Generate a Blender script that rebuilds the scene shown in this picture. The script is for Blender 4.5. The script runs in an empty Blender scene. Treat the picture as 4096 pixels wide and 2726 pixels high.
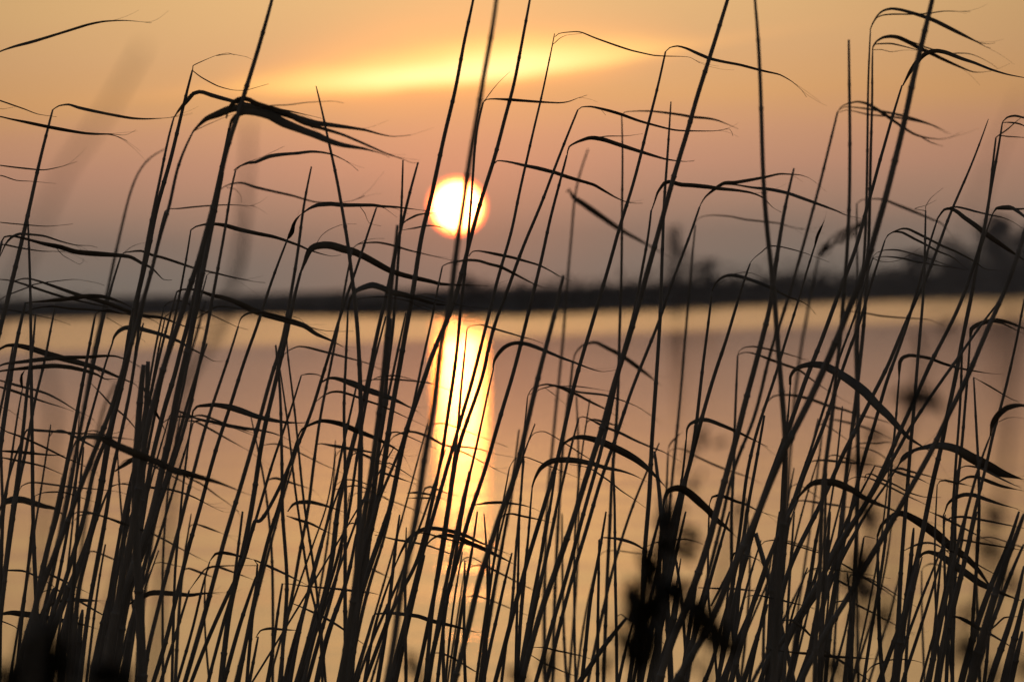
import bpy, math, random, re
from mathutils import Vector, Matrix, noise
R = math.radians
scene = bpy.context.scene
# ---------------------------------------------------------------- camera
EYE = Vector((0.0, 0.0, 1.6))
FOCAL = 231.0
FOCUS = 7.0
cam_d = bpy.data.cameras.new("camera")
cam = bpy.data.objects.new("camera", cam_d)
scene.collection.objects.link(cam)
cam_d.sensor_width = 36.0
cam_d.lens = FOCAL
cam_d.clip_start = 0.1
cam_d.clip_end = 20000
cam_d.dof.use_dof = True
cam_d.dof.focus_distance = FOCUS
cam_d.dof.aperture_fstop = 15.0
PITCH, ROLL = -0.381, 1.2
cam.matrix_world = (Matrix.Translation(EYE) @ Matrix.Rotation(R(90 + PITCH), 4, 'X') @ Matrix.Rotation(R(-ROLL), 4, 'Z'))
scene.camera = cam
CM = cam.matrix_world.to_3x3()
HW = 18.0 / FOCAL
# ---------------------------------------------------------------- exposure
vs = scene.view_settings
vs.view_transform = 'Standard'
vs.look = 'None'
vs.exposure = 0.0
vs.gamma = 1.0
vs.use_curve_mapping = False
cy = scene.cycles
cy.max_bounces = 5
cy.diffuse_bounces = 2
cy.glossy_bounces = 3
cy.transmission_bounces = 2
cy.sample_clamp_indirect = 6.0
# ---------------------------------------------------------------- world
SUN_AZ, SUN_EL = -0.455, 0.80          # degrees from +Y (to the right positive), above the horizon
def lin(c):
    out = []
    for v in c:
        v = v / 255.0
        out.append(v / 12.92 if v <= 0.04045 else ((v + 0.055) / 1.055) ** 2.4)
    return tuple(out) + (1.0,)

world = bpy.data.worlds.new("World")
scene.world = world
world.use_nodes = True
nt = world.node_tree
nt.nodes.clear()
class G:
    """tiny node expression builder"""
    def __init__(s, nt): s.nt = nt
    def n(s, t, **k):
        x = s.nt.nodes.new(t)
        for a, b in k.items(): setattr(x, a, b)
        return x
    def put(s, sock, v):
        if isinstance(v, bpy.types.NodeSocket): s.nt.links.new(v, sock)
        else: sock.default_value = v
    def m(s, op, a, b=0.0, c=0.0, clamp=False):
        x = s.n('ShaderNodeMath', operation=op, use_clamp=clamp)
        s.put(x.inputs[0], a); s.put(x.inputs[1], b); s.put(x.inputs[2], c)
        return x.outputs[0]
    def ramp(s, fac, stops, interp='LINEAR'):
        x = s.n('ShaderNodeValToRGB')
        cr = x.color_ramp; cr.interpolation = interp
        while len(cr.elements) > 1: cr.elements.remove(cr.elements[-1])
        cr.elements[0].position = stops[0][0]; cr.elements[0].color = stops[0][1]
        for p, c in stops[1:]:
            e = cr.elements.new(p); e.color = c
        s.put(x.inputs[0], fac)
        return x.outputs[0]
    def mix(s, fac, a, b, mode='MIX'):
        x = s.n('ShaderNodeMix', data_type='RGBA', blend_type=mode)
        s.put(x.inputs[0], fac); s.put(x.inputs[6], a); s.put(x.inputs[7], b)
        return x.outputs[2]
    def scale(s, col, f):
        x = s.n('ShaderNodeVectorMath', operation='SCALE')
        s.put(x.inputs[0], col); s.put(x.inputs[3], f)
        return x.outputs[0]
    def vadd(s, a, b):
        x = s.n('ShaderNodeVectorMath', operation='ADD')
        s.put(x.inputs[0], a); s.put(x.inputs[1], b)
        return x.outputs[0]
    def smooth(s, v, a, b, x0=0.0, x1=1.0):
        x = s.n('ShaderNodeMapRange', interpolation_type='SMOOTHSTEP')
        s.put(x.inputs[0], v)
        for i, q in zip((1, 2, 3, 4), (a, b, x0, x1)): s.put(x.inputs[i], q)
        return x.outputs[0]
g = G(nt)
tc = g.n('ShaderNodeTexCoord')
nrm = g.n('ShaderNodeVectorMath', operation='NORMALIZE'); g.put(nrm.inputs[0], tc.outputs['Generated'])
sep = g.n('ShaderNodeSeparateXYZ'); g.put(sep.inputs[0], nrm.outputs[0])
D2R = 180 / math.pi
el = g.m('MULTIPLY', g.m('ARCSINE', sep.outputs[2]), D2R)
az = g.m('MULTIPLY', g.m('ARCTAN2', sep.outputs[0], sep.outputs[1]), D2R)
nz = g.n('ShaderNodeTexNoise'); nz.inputs['Scale'].default_value = 1.0; nz.inputs['Detail'].default_value = 4
cv = g.n('ShaderNodeCombineXYZ'); g.put(cv.inputs[0], g.m('MULTIPLY', az, 0.55)); g.put(cv.inputs[1], g.m('MULTIPLY', g.m('SUBTRACT', el, g.m('MULTIPLY', az, 0.06)), 3.2))
g.put(nz.inputs['Vector'], cv.outputs[0])
nzc = g.m('SUBTRACT', nz.outputs[0], 0.5)
# sky bands near the horizon (elevation in degrees, 0..6 mapped to 0..1)
elw = g.m('ADD', el, g.m('MULTIPLY', nzc, 0.22))
low = g.ramp(g.m('DIVIDE', elw, 6.0, clamp=True), [(a / 6.0, lin(c)) for a, c in [
    (0.0, (142, 130, 118)), (0.25, (150, 135, 122)), (0.5, (164, 139, 122)), (0.8, (186, 146, 122)), (1.15, (208, 154, 124)),
    (1.45, (221, 163, 123)), (1.75, (234, 175, 116)), (2.1, (233, 180, 125)), (2.6, (236, 188, 128)), (3.4, (228, 182, 124)), (6.0, (196, 152, 108))]])
high = g.ramp(g.m('DIVIDE', el, 90.0, clamp=True), [(a / 90.0, lin(c)) for a, c in [
    (0.0, (196, 152, 108)), (6.0, (196, 152, 108)), (14.0, (160, 144, 132)), (28.0, (132, 136, 146)), (50.0, (104, 118, 140)), (90.0, (88, 104, 132))]])
base = g.mix(g.smooth(el, 5.0, 6.0), low, high)
# the glow falls off away from the sun, more so higher up
da = g.m('SUBTRACT', az, SUN_AZ + 0.1)
da = g.m('ABSOLUTE', da)
fall_near = g.m('POWER', 2.718, g.m('MULTIPLY', g.m('POWER', g.m('DIVIDE', da, 6.6), 2.0), -1.0))
k = g.smooth(el, 0.1, 2.0, 0.28, 0.72)
fall = g.m('ADD', g.m('SUBTRACT', 1.0, k), g.m('MULTIPLY', k, fall_near))
wide = g.smooth(da, 8.0, 100.0, 1.0, 0.50)
base = g.scale(base, g.m('MULTIPLY', fall, wide))
# reddish glow around the sun
ex = g.m('SUBTRACT', az, SUN_AZ); ey = g.m('SUBTRACT', el, SUN_EL)
r2 = g.m('SQRT', g.m('ADD', g.m('POWER', ex, 2.0), g.m('POWER', ey, 2.0)))
glow = g.m('POWER', 2.718, g.m('MULTIPLY', r2, -1.5))
gl = g.n('ShaderNodeCombineXYZ')
for i, v in enumerate((0.19, 0.03, 0.0)): g.put(gl.inputs[i], g.m('MULTIPLY', glow, v))
base = g.vadd(base, gl.outputs[0])
glow2 = g.m('POWER', 2.718, g.m('MULTIPLY', g.m('POWER', r2, 2.0), -0.35))
gl2 = g.n('ShaderNodeCombineXYZ')
for i, v in enumerate((0.105, 0.024, 0.0)): g.put(gl2.inputs[i], g.m('MULTIPLY', glow2, v))
base = g.vadd(base, gl2.outputs[0])
# glowing lens-shaped cloud
u = g.m('DIVIDE', g.m('SUBTRACT', az, -0.42), 2.15)
u2 = g.m('POWER', g.m('ABSOLUTE', u), 2.0)
mid = g.m('ADD', g.m('ADD', 2.02, g.m('MULTIPLY', az, 0.078)), g.m('MULTIPLY', g.m('POWER', g.m('ADD', az, 0.2), 2.0), 0.008))
hw = g.m('MAXIMUM', g.m('MULTIPLY', 0.168, g.m('SUBTRACT', 1.0, g.m('MULTIPLY', u2, 0.85))), 0.03)
vv = g.m('SUBTRACT', g.m('ADD', el, g.m('MULTIPLY', nzc, 0.26)), mid)
up = g.m('GREATER_THAN', vv, 0.0)
wv = g.m('MULTIPLY', hw, g.m('ADD', 0.62, g.m('MULTIPLY', up, 0.75)))
v2 = g.m('POWER', g.m('ABSOLUTE', g.m('DIVIDE', g.m('ADD', vv, 0.03), wv)), 2.0)
prof = g.m('POWER', 2.718, g.m('MULTIPLY', g.m('ADD', g.m('POWER', v2, 1.15), g.m('MULTIPLY', g.m('POWER', u2, 1.3), 2.0)), -1.0))
halo = g.m('POWER', 2.718, g.m('MULTIPLY', g.m('ADD', g.m('MULTIPLY', v2, 0.22), g.m('MULTIPLY', u2, 1.3)), -1.0))
front = g.smooth(g.m('ABSOLUTE', az), 6.0, 8.0, 1.0, 0.0)
cl = g.n('ShaderNodeCombineXYZ')
for i, (a, b) in enumerate(((0.78, 0.38), (0.66, 0.09), (0.30, 0.0))):
    p = g.m('POWER', prof, (1.0, 1.15, 2.2)[i])
    g.put(cl.inputs[i], g.m('MULTIPLY', g.m('ADD', g.m('MULTIPLY', p, a), g.m('MULTIPLY', halo, b)), front))
base = g.vadd(base, cl.outputs[0])
# the sun's disc
disc = g.smooth(r2, 0.150, 0.258, 1.0, 0.0)
dc = g.n('ShaderNodeCombineXYZ')
core = g.smooth(r2, 0.15, 0.225, 1.0, 0.0)
for i, (v, w) in enumerate(((34.0, 14.0), (3.2, 8.5), (0.02, 3.0))): g.put(dc.inputs[i], g.m('ADD', g.m('MULTIPLY', disc, v), g.m('MULTIPLY', core, w)))
base = g.vadd(base, dc.outputs[0])
# physical sky for the dome away from the sunset, very dim after the haze
sky = g.n('ShaderNodeTexSky', sky_type='NISHITA', sun_disc=False)
sky.sun_elevation = R(SUN_EL); sky.sun_rotation = R(SUN_AZ)
sky.air_density = 1.5; sky.dust_density = 3.0
phys = g.scale(sky.outputs[0], g.m('MULTIPLY', g.smooth(el, 4.0, 30.0), 0.05))
base = g.vadd(base, phys)
bg = g.n('ShaderNodeBackground'); g.put(bg.inputs[0], base); bg.inputs[1].default_value = 1.1
wo = g.n('ShaderNodeOutputWorld'); nt.links.new(bg.outputs[0], wo.inputs[0])
world.cycles.sampling_method = 'MANUAL'; world.cycles.sample_map_resolution = 1024
# ---------------------------------------------------------------- sun lamp
sl = bpy.data.lights.new("sun", 'SUN'); so = bpy.data.objects.new("sun", sl); scene.collection.objects.link(so)
sl.energy = 0.0014; sl.angle = R(0.5); sl.color = (1.0, 0.30, 0.04)
sd = Vector((math.sin(R(SUN_AZ)) * math.cos(R(SUN_EL)), math.cos(R(SUN_AZ)) * math.cos(R(SUN_EL)), math.sin(R(SUN_EL))))
so.rotation_euler = sd.to_track_quat('Z', 'Y').to_euler()
so.location = sd * 50

# ---------------------------------------------------------------- helpers
def link(o): scene.collection.objects.link(o); return o
def mesh_obj(name, verts, faces, mat, parent=None, smooth=True):
    me = bpy.data.meshes.new(name)
    me.from_pydata(verts, [], faces)
    if smooth: me.polygons.foreach_set('use_smooth', [True] * len(me.polygons))
    me.materials.append(mat)
    o = link(bpy.data.objects.new(name, me))
    if parent: o.parent = parent
    return o
def empty(name, loc):
    o = link(bpy.data.objects.new(name, None)); o.location = loc; o.empty_display_size = 0.05
    return o
def ray(sx, sy):
    """direction through a point of the 4096 x 2726 photograph"""
    v = Vector(((sx / 2048.0 - 1) * HW, (1363.0 - sy) / 2048.0 * HW, -1.0))
    return CM @ v
def at(sx, sy, y):
    d = ray(sx, sy)
    return EYE + d * (y / d.y)

def principled(name, build):
    m = bpy.data.materials.new(name); m.use_nodes = True
    n = m.node_tree; n.nodes.clear(); q = G(n)
    out = q.n('ShaderNodeOutputMaterial')
    sh = build(q)
    n.links.new(sh, out.inputs[0])
    return m
def plant_mat(name, c1, c2, trans=0.0, scale=30.0, rough=0.6):
    def b(q):
        t = q.n('ShaderNodeTexCoord')
        mp = q.n('ShaderNodeMapping'); q.put(mp.inputs[0], t.outputs['Object']); mp.inputs['Scale'].default_value = (1, 1, 0.25)
        nn = q.n('ShaderNodeTexNoise'); q.put(nn.inputs['Vector'], mp.outputs[0]); nn.inputs['Scale'].default_value = scale; nn.inputs['Detail'].default_value = 5
        col = q.ramp(nn.outputs[0], [(0.3, c1 + (1,)), (0.7, c2 + (1,))])
        p = q.n('ShaderNodeBsdfPrincipled'); q.put(p.inputs['Base Color'], col)
        p.inputs['Roughness'].default_value = rough
        p.inputs['Specular IOR Level'].default_value = 0.35
        if trans:
            tr = q.n('ShaderNodeBsdfTranslucent'); q.put(tr.inputs[0], q.mix(1.0, col, (1.0, 0.75, 0.45, 1), 'MULTIPLY'))
            mx = q.n('ShaderNodeMixShader'); mx.inputs[0].default_value = trans
            q.put(mx.inputs[1], p.outputs[0]); q.put(mx.inputs[2], tr.outputs[0])
            return mx.outputs[0]
        return p.outputs[0]
    return principled(name, b)
M_STEM = plant_mat('reed_stem', (0.19, 0.175, 0.15), (0.33, 0.30, 0.26), 0.0, 60)
M_LEAF = plant_mat('reed_leaf', (0.16, 0.14, 0.11), (0.27, 0.23, 0.17), 0.2, 40)
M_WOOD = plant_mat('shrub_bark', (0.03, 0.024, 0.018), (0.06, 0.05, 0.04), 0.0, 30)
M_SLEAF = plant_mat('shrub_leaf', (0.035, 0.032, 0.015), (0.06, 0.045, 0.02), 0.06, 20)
M_PLUME = plant_mat('reed_plume', (0.08, 0.06, 0.045), (0.12, 0.09, 0.06), 0.1, 40)
M_FAR = plant_mat('far_foliage', (0.02, 0.018, 0.014), (0.045, 0.04, 0.03), 0.0, 0.3, 0.9)
DATA = """\
S 14,45 | a0 485,1010 440,1180 345,1566 b0 240,480 100,1050 0,1450 -120,1900
L 32 | a0 485,1010 540,975 630,962 720,990 850,1020 1000,1050 1200,1085 1340,1093 1480,1088 1590,1078
L 44 .5 | b0 105,1030 150,1010 220,992 290,997 400,1030 600,1100 750,1150 900,1190 1050,1240 1200,1300 1330,1335 1500,1355 1700,1430 1880,1450
S 16,40 | a0 -90,530 -140,900 -260,1566 b0 -420,800 -560,1566
L 30 .3 | a0 -90,530 0,475 130,430 300,385 560,305 800,230 940,200 1080,190 1200,192 1395,212
S 16,40 | a0 -120,900 -150,1200 -230,1566 b0 -380,900 -560,1900
L 14 .2 | a0 -120,900 -60,905 0,925 130,970 230,1005 350,1050 520,1075
H | a0 -120,900 0,1000 70,995 140,983
S 16,40 | a0 -70,1150 -110,1400 -200,1900 b0 -300,1100
L 34 .5 | a0 -70,1150 -50,1075 0,1072 100,1095 250,1125 440,1165 600,1195 760,1222 880,1232 1000,1235 1100,1262 1170,1295
H | a0 880,1232 1000,1230 1150,1242 1250,1195
L 16 .3 | a0 -100,1540 -50,1510 0,1520 150,1540 345,1560 430,1560 570,1530 705,1487
S 14,36 | b0 -60,120 -90,400 -200,900 -330,1500
L 10 .3 | b0 -60,100 0,45 150,90 300,100 515,120
L 12 .3 | b0 -90,440 0,475 200,495 420,512 560,503 670,490
S 12,40 | b0 255,400 270,800 280,1200 283,1566 c0 290,500 300,1100 305,1566 d0 320,500 335,800 345,1566
S 20,42 | b0 15,650 -20,800 -100,1150 -220,1566 c0 -400,900
L 52 .5 | b0 15,650 40,610 90,600 140,605 250,630 400,670 550,700 700,745 900,765 1080,778 1200,795 1300,850 1400,900 1500,1000 1580,1005
L 24 .25 | b0 0,790 50,680 100,620 180,583 330,592 420,605 560,650 700,685 830,690 895,708
L 16 .3 | b0 -10,720 25,680 180,710 380,740 500,742 620,738
H | b0 525,720 580,780 650,820 730,862 765,840 765,805
S 14,36 | b0 -80,1020 -110,1250 -200,1566 c0 -340,700
L 26 .4 | b0 -80,1020 -40,990 0,1000 60,1005 150,1022 300,1070 450,1120 600,1165 750,1200 900,1235 1050,1262 1200,1280
L 12 .2 | b0 -60,1250 10,1180 80,1140 260,1070 300,1050 400,1030 680,1000 870,1028 960,1055
L 12 .3 | b0 -60,1250 0,1270 150,1290 350,1335 500,1368 600,1400 650,1417
S 20,46 | b0 235,1210 215,1270 210,1330 170,1480 150,1566 c0 120,200 85,400 40,700 0,1000 -60,1400
L 46 .5 | b0 235,1215 300,1207 450,1195 600,1180 780,1155 870,1152 960,1160 1050,1185 1150,1225 1260,1290
L 22 .4 | b0 230,1305 300,1270 400,1252 500,1248 650,1268 800,1275 950,1290 1100,1310 1250,1328 1400,1370 1520,1450
S 12,44 | b0 330,1310 328,1400 310,1566 c0 270,300 250,450 220,800 180,1100 150,1400 110,1566 d0 90,200 40,600 0,1000
S 12,36 | b0 515,1215 490,1350 445,1566 c0 400,250 340,450 280,750 240,1000 180,1250 130,1566 d0 60,500 -30,1200
S 14,50 | b0 875,1320 850,1450 830,1566 c0 750,420 690,760 640,1000 600,1200 540,1566 d0 430,350 340,800 250,1250 190,1566
L 14 .4 | b0 875,1320 920,1292 1000,1280 1080,1300 1200,1330
S 6,44 9 | a0 1540,1360 1420,1380 1320,1460 1265,1566 b0 1205,130 1185,220 1160,350 1120,520 1085,660 1060,780 1020,950 980,1160 940,1350 880,1566 c0 800,450 720,900 620,1400 590,1566 d0 530,300 450,700 400,1000 330,1400
S 14,34 | b0 1110,790 1075,870 1040,1000 990,1200 940,1400 905,1566 c0 840,320 760,700 700,1000 640,1400 600,1566 d0 500,500 380,1000
L 26 .25 | b0 1110,785 1140,755 1200,745 1300,738 1400,775 1500,800 1650,850 1800,900 2000,945 2150,985 2354,1022 2440,1030
H | b0 1140,755 1210,700 1300,668 1340,668
L 20 .4 | c0 830,380 930,480 1030,590 1160,700 1260,815 1380,930
H | b0 980,1350 1100,1420 1250,1510 1340,1575
S 14,60 | a0 1770,645 1705,900 1690,960 1615,1280 1545,1566 b0 1440,330 1370,700 1300,1000 1230,1300 1180,1566 c0 1150,250 1100,450 1040,700 1000,900 960,1150 930,1350 890,1566 d0 860,150 780,380 680,600 520,1000
L 7 .3 | a0 1772,640 1775,605 1880,555 1990,510 2100,488 2155,508
H | a0 1990,512 2120,498 2200,510 2270,525 2320,548
L 9 .3 | a0 1772,650 1850,710 2000,790 2140,828 2260,830 2354,805 2470,772
S 14,44 | a0 1600,1080 1585,1110 1550,1250 1490,1566 b0 1450,190 1400,420 1370,560 1330,800 1260,1200 1215,1566 c0 1170,200 1100,500 1020,800 930,1000 850,1200 790,1566 d0 700,300 600,650 480,950 330,1400
L 42 .15 | a0 1600,1080 1640,1020 1700,950 1780,860 1830,845 1870,850 1940,875 2060,910 2170,938 2354,975 2504,1000 2654,1020 2800,1052 2880,1070 2960,1090
S 14,50 6.3 | a0 1775,1210 1720,1290 1660,1420 1620,1566 b0 1560,350 1520,450 1450,650 1420,850 1350,1070 1290,1300 1220,1566 c0 1110,300 1090,420 1030,600 970,760 900,940 800,1180 700,1450 660,1566 d0 600,150 480,460 350,800
L 76 .18 | a0 1775,1210 1830,1150 1900,1090 2000,1050 2110,1005 2200,990 2354,985 2460,1000 2600,1040 2750,1090 2900,1130 3000,1145 3150,1165 3350,1195 3500,1235 3620,1255 3780,1240
H | a0 1775,1210 1900,1150 2090,1070 2200,1040
S 24,62 6.2 | a1 160,-60 150,0 85,220 0,520 a0 2275,770 2215,960 2200,1050 2100,1300 2040,1566 b0 1990,250 1920,480 1880,650 1820,870 1740,1080 1660,1350 1590,1566 c0 1540,110 1470,370 1400,600 1330,900 1290,1200 1240,1566 d0 1150,500 1050,1000 950,1566
L 52 .12 | a0 2080,1090 2100,1010 2140,950 2190,915 2250,905 2300,920 2354,950 2454,985 2554,1020 2654,1055 2794,1130 2994,1190 3154,1240 3354,1325 3524,1400 3704,1465 3784,1495 3854,1500
L 88 .32 | a0 2100,1200 2110,1180 2130,1110 2180,1060 2250,1030 2354,1035 2484,1065 2604,1130 2754,1190 2904,1245 3034,1300 3154,1335 3354,1370 3504,1410 3584,1450
H | a0 2200,930 2354,990 2454,1010 2654,1055 2794,1130 2954,1230 3074,1290 3184,1325
L 10 .3 | a0 2190,960 2354,985 2504,970 2654,965 2804,945 2954,935 3074,932 3164,950
L 24 .3 | b0 2010,190 2060,150 2120,125 2190,113 2250,120 2354,155 2504,190 2684,230 2794,262 2904,290 3054,296 3154,292 3254,272 3354,230
H | b0 2080,155 2160,170 2210,230 2218,290
S 24,48 6.8 | a0 2110,1180 2080,1350 2030,1566 b0 1960,320 1910,570 1840,880 1790,1150 1730,1400 1685,1566 c0 1630,180 1600,400 1540,470 1480,750 1400,1050 1350,1350 1320,1566 d0 1250,400 1100,900 1000,1566
L 40 .2 | c0 1320,420 1340,470 1400,600 1480,740 1530,850
S 14,40 | b0 2165,0 2135,40 2120,180 2080,480 2040,700 1975,1050 1930,1300 1880,1566 c0 1850,120 1790,400 1720,720 1600,1100 1520,1350 1440,1566 d0 1380,200 1280,500 1130,800 1050,1100 980,1566
L 36 .3 | a0 2150,1566 2200,1530 2280,1500 2354,1490 2474,1440 2604,1420 2734,1410 2854,1395 2954,1400 3054,1420 3154,1465 3224,1510 3294,1570
H | a0 2250,1500 2354,1465 2480,1410 2614,1345
S 12,34 | b0 1520,370 1490,430 1470,540 1455,600 1440,750 1400,900 1340,1100 1300,1300 1260,1566 c0 1215,360 1160,640 1090,950 1030,1200 980,1566 d0 900,400 830,800 760,1300
L 16 .3 | b0 1520,370 1550,352 1640,350 1780,335 1930,322 2100,315 2200,318 2340,325
L 48 .4 | c0 1055,1195 1120,1150 1220,1085 1300,1040 1380,990
S 12,26 | b0 1755,545 1745,640 1700,880 1660,1100 1620,1300 1590,1450 1560,1566 c0 1500,300 1420,700 1340,1100
L 42 .3 | b0 1755,545 1800,515 1880,495 1950,490 2000,492 2080,505 2200,540 2354,575 2504,605 2604,635 2754,690 2844,730 2954,765 3054,787 3134,775
S 10,24 | b0 1900,970 1870,1100 1820,1250 1790,1400 1760,1566 c0 1700,350 1600,800 1500,1200
L 14 .3 | b0 1900,965 1920,943 1980,943 2100,970 2300,1010
L 16 .3 | b0 1810,1355 1900,1300 1990,1250 2100,1253 2250,1275 2354,1285
S 12,30 | b0 1625,1115 1600,1220 1545,1400 1500,1566 c0 1430,300 1370,560 1300,900 1200,1300
L 66 .6 | b0 1625,1115 1680,1092 1780,1092 1850,1110 1950,1145 2050,1165 2150,1200 2250,1245 2354,1295 2504,1340 2654,1380 2804,1430 2904,1500 3054,1566 3180,1635
H | b0 2654,1335 2754,1360 2814,1420
H | b0 2794,1420 2954,1465 3104,1478 3254,1475
S 10,26 | b0 1510,1250 1490,1350 1440,1566 c0 1380,350 1320,700 1250,1100
L 14 .4 | b0 1510,1250 1550,1210 1620,1192 1700,1205 1800,1260 1900,1305 2050,1375 2180,1435 2280,1460
S 10,24 | b0 1520,1340 1500,1450 1470,1566 c0 1400,400 1300,900 1200,1400
L 9 .3 | b0 1520,1340 1600,1285 1680,1255
S 20,34 9 | b0 1890,1190 1850,1350 1790,1566 c0 1700,300 1600,700 1500,1200
S 14,40 | b0 2190,1430 2150,1566 c0 2040,330 1960,560 1860,880 1770,1250 1710,1430 1690,1566 d0 1620,250 1540,550 1500,700 1440,950 1350,1300 1320,1566
L 26 .3 | b0 2190,1430 2220,1350 2290,1305 2354,1300 2454,1310 2600,1350 2750,1400 2880,1450
S 14,40 | b1 290,630 200,860 90,1170 0,1470 b0 2310,1566 c0 2230,230 2110,620 2000,940 1900,1300 1830,1566 d0 1740,300 1640,700 1560,1050 1480,1350 1410,1566
L 46 .18 | b1 290,630 330,560 345,500 370,450 400,415 430,390
L 44 .2 | b1 430,392 490,350 570,318 690,308 780,318 950,318 1080,318 1150,328 1290,335 1450,355 1580,370
H | b1 1120,330 1180,345 1250,395 1300,432
H | b1 950,325 1000,390 1040,480 1150,510
S 14,30 | c0 1040,0 985,150 900,450 820,740 740,1000 720,1100 680,1400 650,1566 d0 600,300 500,800
L 44 .2 | c0 1030,20 1050,-40 1090,-90 1150,-122 1250,-122 1350,-97 1450,-70 1550,-35 1650,5 1740,60 1840,110 1960,180 2050,185
S 14,40 | b0 1320,1400 1270,1566 c0 1215,360 1160,640 1090,950 1030,1200 980,1566 d0 920,350 860,650 800,1000 740,1566
S 14,40 | c0 -60,150 -120,500 -250,1100
L 64 .4 | c0 -60,120 0,70 60,40 130,35 200,45 300,70 450,120 600,165 750,205 900,250 1090,330 1250,400 1290,470
H | c0 880,250 930,300 960,345
S 14,40 | c0 -80,280 -140,700 -260,1200
L 44 .35 | c0 -80,270 0,225 60,205 200,190 400,165 600,150 800,145 930,135 1060,137 1180,175 1300,240
L 48 .5 | c0 -70,300 0,275 150,255 350,235 500,225 650,240 800,275 900,310 960,345 1090,350
S 14,40 | c0 -70,400 -130,800 -240,1400
L 26 .3 | c0 -70,350 0,360 100,390 250,430 350,455 450,490 580,560 700,635 800,680 870,725
L 28 .3 | c0 -80,410 0,420 150,465 300,520 450,570 550,600 680,645
H | c0 -20,600 60,620 150,680 210,735
S 10,26 | c0 205,430 160,660 120,950 80,1250 40,1500 30,1566 d0 0,400
L 36 .4 | c0 205,430 195,360 200,310 228,268
S 10,26 | c0 240,820 190,930 130,1060 60,1300 20,1566
L 26 .25 | c0 215,870 250,815 350,820 500,830 700,845 900,850 1040,848 1095,835
S 14,36 | c0 -60,790 -100,1200 -150,1566
L 22 .4 | c0 -50,760 0,790 60,830 200,880 400,970 600,1070 700,1110 900,1210
L 32 .4 | c0 -60,1000 20,1008 150,1015 300,1030 450,1045 600,1050
L 22 .4 | c0 -60,1060 0,1065 150,1095 300,1125 400,1150 500,1190 600,1230
S 16,26 | c0 120,50 100,180 60,380 20,560 -10,680 -60,1000
S 18,34 | c0 10,830 12,1100 20,1350 30,1566 d0 10,500 0,1100
S 20,52 6.2 | c0 670,975 640,1050 580,1250 520,1566 d0 450,300 350,800 250,1300
L 82 .3 | c0 670,975 720,905 790,880 880,880 960,900 1040,945 1150,990 1250,1030 1400,1090 1520,1140 1620,1195 1750,1225 1880,1260 2000,1295 2130,1345 2250,1395 2320,1415
L 16 .3 | c0 850,880 900,880 1050,885 1200,900 1300,915
L 18 .3 | c0 1650,1200 1720,1250 1850,1310 2000,1420 2100,1490 2200,1566
S 38,80 6.4 | c0 1320,215 1300,400 1285,500 1270,800 1250,1050 1240,1566 d0 1270,600 1290,1000 1310,1566
S 34,60 6.6 | c0 1360,185 1350,500 1345,650 1330,900 1310,1200 1290,1566 d0 1250,500 1150,900 1050,1566
S 12,26 | c0 1765,690 1740,850 1720,1000 1700,1200 1670,1400 1660,1566 d0 1610,500 1600,800 1590,1200
L 58 .4 | c0 1765,690 1775,640 1810,600 1880,590 1980,585 2100,605 2200,635 2354,690 2454,715 2624,745 2850,752
S 14,28 | c0 1775,755 1760,850 1700,1010 1640,1200 1560,1480 1530,1566 d0 1470,220 1350,560 1230,900 1150,1200
L 38 .3 | c0 1770,755 1800,732 1850,725 1950,738 2100,775 2250,800 2354,812 2474,835 2574,865 2674,915
L 14 .3 | c0 2130,780 2200,800 2340,845
S 16,36 | c0 1905,20 1830,220 1770,430 1700,640 1650,870 1590,1050 1540,1200 1450,1566 d0 1300,600
L 20 .4 | c0 1480,770 1510,740 1580,700 1680,690 1800,705 1900,725 2000,750
S 30,60 6.5 | b0 2045,20 1950,500 1890,800 1830,1100 1770,1400 1740,1566 c0 1700,180 1660,330 1620,500 1570,800 1530,1000 1470,1250 1400,1566 d0 1340,200 1250,450 1150,700 1080,1000 1010,1300 960,1566
S 20,34 4.9 | c0 1070,380 990,480 935,600 920,750 900,850 880,960 850,1150 800,1566 d0 760,200 730,600
S 14,40 | c0 155,1420 130,1566 d0 60,500 0,1000
L 18 .3 | c0 155,1420 200,1330 270,1300 350,1300 500,1320 700,1345 900,1360 1100,1385 1200,1420
S 12,30 | c0 320,1420 310,1566 d0 260,500 200,1000
L 14 .3 | c0 320,1420 400,1390 520,1383 600,1390 700,1420 850,1470 900,1480
S 18,44 | c0 -20,1566 d0 -60,400 -120,900
L 72 .35 | c0 -20,1580 0,1540 50,1480 130,1455 220,1460 320,1490 430,1520 500,1535 d0 620,60
S 14,36 | c0 1005,1345 950,1480 900,1566 d0 850,200 700,600 600,1000
L 10 .3 | c0 1000,1340 1040,1325 1130,1305 1230,1290
L 24 .4 | c0 1100,1310 1250,1325 1400,1345 1550,1360 1700,1400 1800,1440 1950,1520 2050,1566
S 14,36 | c0 770,970 750,1150 730,1400 725,1566 d0 690,400 660,900 620,1566
L 20 .4 | d0 640,70 700,10 800,5 900,30 1000,65 1100,110 1200,160
S 12,44 | a1 510,1530 b1 500,0 450,250 420,430 395,680 350,970 300,1250 250,1566 c1 180,200 85,530 0,860 c0 2300,1040 2200,1380 2140,1566 d0 2050,300 1960,650 1850,1050 1700,1566
L 22 .4 | c1 240,140 300,85 390,48 480,58 600,90 720,120 850,155 1000,195 1160,260
S 22,50 | b1 410,940 380,1040 330,1250 275,1566 c1 200,250 190,350 100,700 40,1000 0,1300 c0 2310,1566 d0 2230,400 2110,900 2030,1566
L 78 .18 | b1 410,940 450,840 490,740 540,700 620,685 700,690 800,720 900,745 1000,790 1100,845 1200,900 1280,935 1400,970 1600,1015 1700,1040 1850,1050 2050,1055 2150,1065
H | b1 540,700 600,600 680,540 800,495 930,492
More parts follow.
